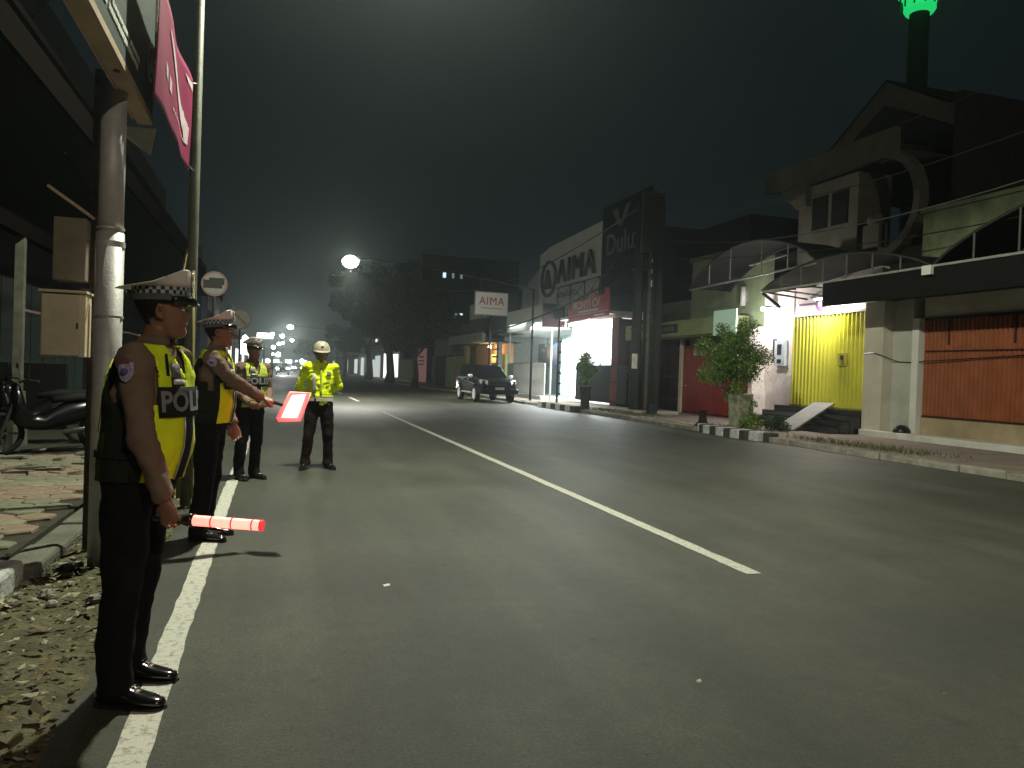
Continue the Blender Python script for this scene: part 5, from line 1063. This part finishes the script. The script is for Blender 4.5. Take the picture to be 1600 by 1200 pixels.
    for s_ in (0,):
        r1 = []; r2_ = []
        th2 = np.linspace(radians(110), radians(430), nn)
        for t in th2: r1.append(V(.066*cos(t), .064*sin(t)+ly(1.485)+.004, 1.482)); r2_.append(V(.060*cos(t), .058*sin(t)+ly(1.52)+.002, 1.525+.004*cos(t)))
        m.loft([r1, r2_], cap=False, close=False)
        out = [V(.080*cos(t), .080*sin(t)+ly(1.485)+.004, 1.487) for t in th2]; m.loft([r2_, out], cap=False, close=False)
    m.build('collar', sm if outfit == 'vest' else hiviz, root, smooth=True, local=True, solid=.003)
    # ---- trousers
    m = MB(); m.loft([[tors(t, z, .006) for t in np.linspace(0, 2*pi, 28, endpoint=False)] for z in (.83, .88, .93, .98, 1.01)])
    for s_ in (1, -1):
        h_, kn, an, fa = Lg[s_]; m.tube([h_+V(0, 0, .04), h_+V(0, 0, -.05), h_*.5+kn*.5, kn, kn*.5+an*.5+V(0, -.012, 0), an+V(0, -.012, .05), an+V(0, -.004, -.035)], [.102, .102, .092, .077, .070, .068, .076], 18)
    tr_ = m.build('trousers', tr, root, smooth=True, local=True)
    q = tr_.modifiers.new('remesh', 'REMESH'); q.mode = 'VOXEL'; q.voxel_size = .012; q.use_smooth_shade = True
    q = tr_.modifiers.new('smooth', 'SMOOTH'); q.iterations = 3; q.factor = .5
    q = tr_.modifiers.new('folds', 'DISPLACE'); q.texture = tex; q.strength = .03; q.mid_level = .5; q.texture_coords = 'LOCAL'
    # ---- shoes
    for s_ in (1, -1):
        h_, kn, an, fa = Lg[s_]; Rz = np.array(Matrix.Rotation(-fa, 3, 'Z')); base = V(an[0], an[1], 0)
        m = MB(); sec = [(-.082, .024, .014, .07), (-.075, .034, .012, .095), (-.045, .039, .010, .112), (-.01, .040, .010, .115), (.025, .039, .010, .100), (.06, .041, .010, .080), (.10, .046, .010, .066), (.14, .046, .010, .058), (.175, .040, .010, .052), (.20, .028, .012, .044), (.212, .012, .016, .034)]
        m.loft([[base+Rz @ V(*((w_*np.sign(cos(t))*abs(cos(t))**.8, y, z0+(z1-z0)*(.5+.5*np.sign(sin(t))*abs(sin(t))**.9)))) for t in np.linspace(0, 2*pi, 16, endpoint=False)] for y, w_, z0, z1 in sec])
        so = m.build('shoe', shoe, root, smooth=True, local=True); so.modifiers.new('sub', 'SUBSURF').render_levels = 1
        m = MB(); m.loft([[base+Rz @ V(w_*s2, y, z) for s2, z in ((-1, .0), (-1, .013), (1, .013), (1, .0))] for y, w_, _, _ in [(a, b+.004, 0, 0) for a, b, c_, d_ in sec]]); m.build('sole', black, so, local=True)
        m = MB()
        for k in range(4): m.tube([base+Rz @ V(-.018, .045+k*.014, .098-k*.007), base+Rz @ V(.018, .045+k*.014, .098-k*.007)], .0025, 5)
        m.build('lace', black, so, local=True)
    # ---- belt
    bm_ = M('belt_white', (.66, .62, .58), .5, var=.1) if outfit == 'jacket' else M('belt_black', (.012, .012, .012), .4, var=0)
    m = MB(); zz = (.955, 1.0) if outfit == 'jacket' else (.93, .97); m.loft([[tors(t, z, .018) for t in np.linspace(0, 2*pi, 36, endpoint=False)] for z in zz], cap=False); m.build('belt', bm_, root, local=True, solid=.004)
    def surf(m, t0, t1, z0, z1, off, nt=14, nz=8, hole=None, matf=None):
        vs = [tors(t0+(t1-t0)*i/nt, z0+(z1-z0)*j/nz, off) for j in range(nz+1) for i in range(nt+1)]; fs = []; mi = []
        for j in range(nz):
            for i in range(nt):
                a = j*(nt+1)+i; c_ = (vs[a]+vs[a+1]+vs[a+nt+1]+vs[a+nt+2])/4; t = t0+(t1-t0)*(i+.5)/nt
                if hole and hole(c_, t): continue
                fs.append((a, a+1, a+nt+2, a+nt+1)); mi.append(matf(c_, t) if matf else 0)
        o = len(m.v); m.v.extend([tuple(p) for p in vs]); m.f.extend([tuple(q+o for q in f) for f in fs]); m.mi.extend(mi); return m
    if outfit == 'vest':
        def hole(c_, t):
            x, z = abs(c_[0]), c_[2]; fr = sin(t) > 0
            if z > 1.18 and x > (.150 if fr else .176)+.02*(z < 1.24): return True
            if fr and z > 1.33 and x < (z-1.33)*.42: return True
            if not fr and z > 1.46 and x < .05: return True
            return False
        def matf(c_, t):
            td = math.degrees(t) % 360; z = c_[2]
            if z > 1.425: return 0
            if 30 < td < 150: return 0
            if 205 < td < 335 and z < 1.12: return 2
            return 1
        m = MB(); surf(m, 0, 2*pi, .925, 1.488, .022, 180, 80, hole, matf)
        ve = m.build('vest', [front, mesh_bk, hiviz_shade], root, smooth=True, local=True)
        q = ve.modifiers.new('solid', 'SOLIDIFY'); q.thickness = .006; q.offset = 1
        q = ve.modifiers.new('folds', 'DISPLACE'); q.texture = tex; q.strength = .022; q.mid_level = .5; q.texture_coords = 'LOCAL'
        def band(name, mt, t0, t1, z0, z1, off, nt=12, nz=4): m_ = MB(); surf(m_, radians(t0), radians(t1), z0, z1, off, nt, nz); return m_.build(name, mt, ve, smooth=True, local=True, solid=.002)
        band('zip_panel', mesh_bk, 83, 97, .925, 1.31, .034); band('grey_piping', refl, 80.5, 83, .925, 1.2, .034, 2); band('grey_piping', refl, 97, 99.5, .925, 1.2, .034, 2)
        band('chest_panel', mesh_bk, 42, 138, 1.19, 1.315, .037, 30)
        band('back_strap', mesh_bk, 150, 165, .93, 1.3, .034); band('back_strap', mesh_bk, 15, 30, .93, 1.3, .034)
        band('yellow_strap', hiviz2, 232, 246, 1.12, 1.42, .034); band('yellow_strap', hiviz2, 294, 308, 1.12, 1.42, .034)
        band('waist_strap', mesh_bk, 150, 390, 1.02, 1.045, .036, 40)
        band('small_label', M('label_white', (.60, .60, .56), .5, var=.25, scale=60), 66, 84, 1.325, 1.345, .037, 6, 2); band('label_back', mesh_bk, 64, 86, 1.318, 1.352, .034, 6, 2)
        band('grey_pocket', M('pocket_grey', (.16, .145, .15), .7), 64, 80, 1.353, 1.41, .034, 6, 3); band('shoulder_strap', mesh_bk, 57, 62, 1.36, 1.45, .030, 4, 6)
        m = MB(); m.tube([tors(radians(72), 1.385, .042)-V(0, .004, 0), tors(radians(72), 1.385, .042)+V(0, .004, 0)], .012, 10); m.build('button', refl, ve, local=True)
        for s_ in (-1, 1):
            m = MB(); m.add([tors(radians(90+s_*12), 1.47, .02), tors(radians(90+s_*40), 1.475, .02), tors(radians(90+s_*26), 1.385, .033)], [(0, 1, 2)]); m.build('collar_tab', M('pale_tab', (.55, .52, .40), .6), ve, local=True, solid=.004)
        if text_on:
            def wf(u, v): return tors(radians(46+88*u), 1.212+.088*v, .0415)
            tx = text('lettering', 'POLISI', lettr, ve, (0, 0, 0), (1, 0, 0), (0, 0, 1), 1, fn=wf, bold=.03, local=True)
        # sleeve badge on both upper arms
        for s_ in (1, -1):
            a, b, c = A[s_]; p = a*.78+b*.22; ax = (b-a)/np.linalg.norm(b-a); o_ = V(s_, -.05, 0) if s_ > 0 else V(-1, 0, 0); o_ = o_-ax*(o_@ax); o_ /= np.linalg.norm(o_); w_ = np.cross(ax, o_)
            pts = []; 
            for u, v in ((-.033, .032), (-.02, .043), (0, .047), (.02, .043), (.033, .032), (.030, -.01), (.018, -.03), (0, -.042), (-.018, -.03), (-.030, -.01)):
                R_ = .070; pts.append(p-ax*v+w_*u+o_*(math.sqrt(max(0, R_*R_-u*u))))
            m = MB(); m.add(pts, [tuple(range(len(pts)))]); bd = m.build('sleeve_badge', M('badge_lilac', (.42, .36, .50), .6, var=.3, scale=50), root, local=True, solid=.003)
            m = MB(); m.ell(p-ax*.002+o_*.0755, .014, .014, .014, 10, 6); m.build('badge_emblem', M('badge_blue', (.10, .11, .26), .6), bd, local=True)
            m = MB(); m.tube([p-ax*.036-w_*.022+o_*.073, p-ax*.042+o_*.0765, p-ax*.036+w_*.022+o_*.073], .0035, 5); m.build('badge_arc', M('badge_red', (.4, .06, .08), .6), bd, local=True)
            # cuff
            cc = c-(c-b)/np.linalg.norm(c-b)*.02; m = MB(); m.tube([cc-(c-b)/np.linalg.norm(c-b)*.03, cc+(c-b)/np.linalg.norm(c-b)*.012], [.0435, .0415], 16); m.build('cuff', sm, root, smooth=True, local=True)
    else:
        jk = sh
        def band(name, mt, t0, t1, z0, z1, off, nt=12, nz=4): m_ = MB(); surf(m_, radians(t0), radians(t1), z0, z1, off, nt, nz); return m_.build(name, mt, jk, smooth=True, local=True, solid=.003)
        band('reflective_strip', refl, 58, 72, 1.06, 1.33, .024); band('chest_patch', M('patch_grey', (.24, .27, .22), .6), 108, 128, 1.315, 1.37, .02, 6); band('chest_patch', M('patch_dark', (.02, .02, .015), .6), 46, 66, 1.345, 1.365, .018, 6); band('lower_patch', hiviz2, 108, 124, 1.2, 1.25, .02)
        band('hem', hiviz2, 0, 360, 1.0, 1.035, .014, 40, 2); band('placket', hiviz2, 87.5, 92.5, 1.03, 1.42, .016, 3, 6)
        band('buckle', M('buckle_black', (.02, .02, .02), .3), 66, 74, .955, 1.0, .025, 3, 2)
        for s_ in (-1, 1):
            m = MB(); q_ = V(s_*.13, ly(1.46)-.01, 1.475); m.obox(q_, (.055, 0, -.018*s_*0), (0, .022, 0), (0, 0, .008)); m.build('epaulette', M('epaulette_cream', (.5, .46, .34), .6), jk, local=True)
    # ---- headgear (head space, eye level = 0)
    if cap == 'peak':
        hat = MB(); n = 48; T = np.linspace(0, 2*pi, n+1)
        def oval(t, hw, f_, b_, z_): x, y = se(t, hw, (f_-b_)/2, 2.1); return x, y+(f_+b_)/2
        tilt = lambda y: .09*(y)   # band slopes up to the front
        base_ring = lambda z, g_: [HX((*oval(t, .083+g_, .109+g_, -.112-g_, 0), z+.10*oval(t, .083, .109, -.112, 0)[1]*-.0)) for t in T[:-1]]
        # checker band as its own mesh with UVs
        bnd = MB(); r0 = base_ring(.066, .002); r1 = base_ring(.096, .006); vs = []; uvs = []
        fs = []
        for i in range(n): vs += [r0[i], r0[(i+1) % n], r1[(i+1) % n], r1[i]]; fs.append((4*i, 4*i+1, 4*i+2, 4*i+3)); uvs += [(i, 0), (i+1, 0), (i+1, 2), (i, 2)]
        def crownpt(t, k):   # k 0..1 from band to outer rim, 1..2 from rim to the centre of the top
            bx, by = oval(t, .090, .115, -.118, 0); ox, oy = oval(t, .130, .114, -.178, 0)
            fz = np.interp(oy, [-.178, -.1, -.03, .03, .08, .105, .114], [.088, .098, .112, .138, .164, .171, .166])
            if k <= 1: e_ = k; return (bx+(ox-bx)*e_, by+(oy-by)*e_, .096+(fz-.096)*e_)
            e_ = 2-k; cz = .118+.0*e_
            yy_ = oy*e_+(-.02)*(1-e_); zc = np.interp(yy_, [-.178, -.1, -.03, .03, .08, .105, .114], [.088, .096, .108, .132, .158, .168, .166]); return (ox*e_, yy_, zc*(.985 if e_ < .98 else 1)+(.0 if e_ < .9 else .0))
        hat.loft([[HX(crownpt(t, k)) for t in T[:-1]] for k in (0, .35, .7, .93, 1.0, 1.04, 1.12, 1.3, 1.55, 1.8, 1.97)], cap=True)
        cp = hat.build('peaked_cap', capw, root, smooth=True, local=True)
        bnd.add(vs, fs); me_uv = uvs; bnd.uv = None
        bo = bnd.build('checker_band', chk, cp, local=True); l = bo.data.uv_layers.new(name='UVMap')
        # loop order may be flipped by normal recalculation, so look UVs up by vertex
        for lp_ in bo.data.loops: l.data[lp_.index].uv = uvs[lp_.vertex_index]
        m = MB(); m.loft([[HX((*oval(t, .084, .110, -.113, 0), z)) for t in T[:-1]] for z in (.040, .065)], cap=False); m.build('band_edge', M('band_grey', (.10, .105, .11), .7), cp, local=True, solid=.003)
        m = MB(); vs = []; fs = []; nb = 20
        for i in range(nb+1):
            t = radians(20+140*i/nb); x0, y0 = oval(t, .085, .111, -.114, 0); e_ = sin(pi*i/nb)**.6
            vs += [HX((x0, y0, .058)), HX((x0*1.04, y0+.022*e_, .046)), HX((x0*1.02, y0+.036*e_, .020))]
            if i: a = 3*i; fs += [(a-3, a-2, a+1, a), (a-2, a-1, a+2, a+1)]
        m.add(vs, fs); m.build('visor', shoe, cp, smooth=True, local=True, solid=.004)
        m = MB(); m.tube([HX((*oval(radians(t), .087, .114, -.116, 0), .060)) for t in range(22, 160, 8)], .004, 6); m.build('chin_cord', M('cord_silver', (.5, .5, .48), .3, .7), cp, local=True)
        gold = M('badge_metal', (.62, .60, .48), .35, .6, var=.3, scale=80)
        m = MB(); m.ell(HX((0, .119, .104)), .023, .006, .030, 16, 10, R=Ry); bdg = m.build('cap_badge', gold, cp, smooth=True, local=True)
        m = MB(); m.ell(HX((0, .121, .146)), .017, .006, .018, 16, 10, R=Ry); m.ell(HX((0, .125, .104)), .012, .004, .016, 12, 8, R=Ry); m.build('badge_star', gold, bdg, smooth=True, local=True)
        for s_ in (-1, 1): m = MB(); m.ell(HX((s_*.082, .045, .062)), .005, .006, .006, 8, 6); m.build('side_button', gold, cp, local=True)
    else:
        hm = M('helmet_beige', (.42, .39, .29), .4, var=.08, bump=0, coat=.3); rings = []
        for k in range(11):
            a = k/10*pi/2; z = .02+.135*sin(a)*1.0; rr2 = cos(a)**.75 if k < 10 else .08
            rings.append([HX((.118*rr2*cos(t), .135*rr2*sin(t)-.005, z)) for t in np.linspace(0, 2*pi, 32, endpoint=False)])
        low = [HX((.116*cos(t), .132*sin(t)-.005, .02-(.06 if sin(t) < .1 else 0)*min(1, max(0, (.1-sin(t))*2)))) for t in np.linspace(0, 2*pi, 32, endpoint=False)]
        m = MB(); m.loft([low]+rings); hlm = m.build('helmet', hm, root, smooth=True, local=True)
        m = MB(); vs = []; fs = []
        for i in range(17):
            t = radians(20+140*i/16); e_ = sin(pi*i/16)**.5; vs += [HX((.119*cos(t), .136*sin(t)-.005, .035)), HX((.122*cos(t), .136*sin(t)-.005+.045*e_, .018))]
            if i: fs.append((2*i-2, 2*i-1, 2*i+1, 2*i))
        m.add(vs, fs); m.build('visor', hm, hlm, smooth=True, local=True, solid=.005)
        m = MB(); m.loft([[HX((.1195*cos(t), .1365*sin(t)-.005, z)) for t in np.linspace(0, 2*pi, 32, endpoint=False)] for z in (.022, .036)], cap=False); m.build('rim', M('helmet_rim', (.05, .05, .04), .5), hlm, local=True, solid=.003)
        m = MB(); m.ell(HX((0, .118, .09)), .018, .008, .018, 10, 8, R=Ry); m.build('helmet_badge', M('badge_dark', (.07, .07, .05), .4, .4), hlm, local=True)
        m = MB(); m.tube([HX((-.1, .01, 0)), HX((-.062, .02, -.09)), HX((0, .045, -.128)), HX((.062, .02, -.09)), HX((.1, .01, 0))], .006, 6); m.build('chin_strap', black, hlm, local=True)
    root.location = loc; root.rotation_euler = (0, 0, radians(hdg)-pi/2); root.scale = (S, S, S)
    return root, A
def local_to_world(loc, hdg, S, p):
    a = radians(hdg)-pi/2; p = np.array(p)*S; return V(loc[0]+cos(a)*p[0]-sin(a)*p[1], loc[1]+sin(a)*p[0]+cos(a)*p[1], loc[2]+p[2])
FIST = (1.25, 1.5, 1.0); LOOSE = (.45, .55, .4); RELAX = (.25, .35, .3)
red_on = lampmat('wand_red', (1, .15, .11), 2.1); red_cap = M('red_plastic', (.5, .03, .03), .4, var=0, emit=(1, .05, .06), es=.5)
# officer 1 ---------------------------------------------------------
L1 = (-.585, 3.60, 0); H1 = -19
arms1 = {1: ((.236, .172, 1.13), (.222, .270, .868), (0, .30, -1), (-1, .1, 0), (.75, .95, .6)), -1: ((-.235, .02, 1.12), (-.225, .04, .87), (.05, .1, -1), (1, .2, 0), LOOSE)}
o1, A1 = officer('nearest traffic officer in white cap and yellow vest holding a red light wand low', L1, H1, 1.0, arms=arms1, head_yaw=radians(24), head_pitch=radians(2), lean=.105, bulk=1.02, belly=.02, voxel=.0075, feet=((.13, .045, 4), (-.13, -.035, 0)))
def wand(label, a, b, handle=.14, r_=.021, mat=red_on):
    a = V(*a); b = V(*b); d = (b-a)/np.linalg.norm(b-a); t = thing('light_wand', label, 'light wand', tuple(a), None)
    m = MB(); m.tube([a, a+d*.01, a+d*(handle-.05), a+d*(handle-.02), a+d*handle], [.014, .018, .018, .027, .027], 16); m.build('handle', M('wand_handle', (.015, .015, .016), .2, var=0, bump=0, coat=1), t, smooth=True)
    m = MB(); m.tube([a+d*handle, b-d*.012], r_, 18); m.build('lit_tube', mat, t, smooth=True)
    m = MB(); m.tube([b-d*.012, b], r_+.002, 18); m.build('end_cap', red_cap, t)
    for k in range(3): m = MB(); p = a+d*(handle+.07+k*(np.linalg.norm(b-a)-handle)/3.4); m.tube([p, p+d*.006], r_+.0012, 18); m.build('ring', red_cap, t)
    light('wand_glow', 'POINT', tuple(a+d*(np.linalg.norm(b-a)*.7)+V(0, 0, -.06)), .3, (1, .08, .05), .05, t); return t
hw = A1[1][2]; dd = V(0, .35, -1); dd /= np.linalg.norm(dd); nn_ = V(-1, .1, 0)
grip = hw+dd*.092+V(-.024, .0, 0)
ga = local_to_world(L1, H1, 1, grip+V(0, -.04, .01)); gb = ga+V(.375, -.13, -.012)
wand('red glowing light wand held level at the hip of the nearest officer', ga-V(.045, -.015, -.004), gb+V(.0, 0, 0), handle=.165)
# officer 2 ---------------------------------------------------------
L2 = (-.52, 6.64, 0); H2 = -9
arms2 = {1: ((.215, .22, 1.27), (.10, .44, 1.13), (-.25, 1, -.25), (-.3, -.2, -1), FIST), -1: ((-.24, .06, 1.12), (-.20, .17, .89), (.1, .25, -1), (1, .2, 0), LOOSE)}
o2, A2 = officer('second officer in white cap reaching out with a blurred red light wand', L2, H2, 1.02, arms=arms2, head_yaw=radians(8), head_pitch=radians(6), lean=.06, voxel=.011, belly=.01)
pc_ = local_to_world(L2, H2, 1.02, A2[1][2]+V(-.02, .085, -.03))
t = thing('wand_blur', 'red and white wand blur shaped as a glowing panel held by the second officer', 'wand blur', tuple(pc_))  # solid glowing panel shaped for the motion blur of a light wand
lampmat('blur_core', (1, .46, .42), 1.7)
ux = V(.955, -.294, 0)
c_ = pc_+ux*.16+V(0, 0, -.03)
m = MB(); q_ = [(-.115, -.105), (.045, -.10), (.115, .105), (-.02, .10)]
for z, k_ in ((0, 1),):
    A_ = [c_+ux*a+V(0, 0, b)+V(-.294, -.955, 0)*.014 for a, b in q_]; B_ = [c_+ux*a+V(0, 0, b)-V(-.294, -.955, 0)*.014 for a, b in q_]; m.loft([B_, A_])
m.build('lit_panel', MATS['blur_core'], t)
m = MB(); pts = [c_+ux*a*1.03+V(0, 0, b*1.03) for a, b in q_]; m.tube(pts+[pts[0]], .022, 8); m.build('red_halo', lampmat('blur_halo', (1, .06, .07), 1.0), t, smooth=True)  # glowing red tube stands for the halo around the blurred wand
m = MB(); m.tube([pc_-ux*.05+V(0, 0, .01), c_-ux*.06+V(0, 0, .0)], .016, 10); m.build('handle', M('wand_handle', (.015, .015, .016), .2), t)
light('blur_glow', 'POINT', tuple(c_+V(-.294, -.955, 0)*.10), .6, (1, .10, .08), .06, t)
light('blur_glow', 'POINT', tuple(c_-V(-.294, -.955, 0)*.10), .7, (1, .10, .08), .06, t)
# officer 3 ---------------------------------------------------------
L3 = (-.30, 10.02, 0); H3 = -55
arms3 = {1: ((.235, .06, 1.14), (.14, .22, .98), (-.6, .6, -.3), (-.6, -.6, 0), LOOSE), -1: ((-.235, .08, 1.14), (-.12, .24, 1.0), (.7, .5, -.2), (.2, -1, 0), LOOSE)}
officer('third officer with white cap and patterned vest, face in shadow', L3, H3, .97, arms=arms3, head_yaw=radians(-6), lean=.06, voxel=.014, text_on=True, front=hiviz2)
# officer 4 ---------------------------------------------------------
L4 = (.60, 10.98, 0); H4 = -88
arms4 = {1: ((.285, -.08, 1.15), (.10, -.19, 1.03), (-1, 0, .05), (0, -1, 0), LOOSE), -1: ((-.285, -.08, 1.15), (-.10, -.17, 1.06), (1, 0, .05), (0, -1, 0), LOOSE)}
officer('officer in beige helmet and full yellow jacket standing with hands behind the back', L4, H4, .99, cap='helmet', outfit='jacket', arms=arms4, head_yaw=0, head_pitch=radians(-10), lean=.03, voxel=.014, tr=trou2, feet=((.17, .02, 20), (-.14, 0, -22)))
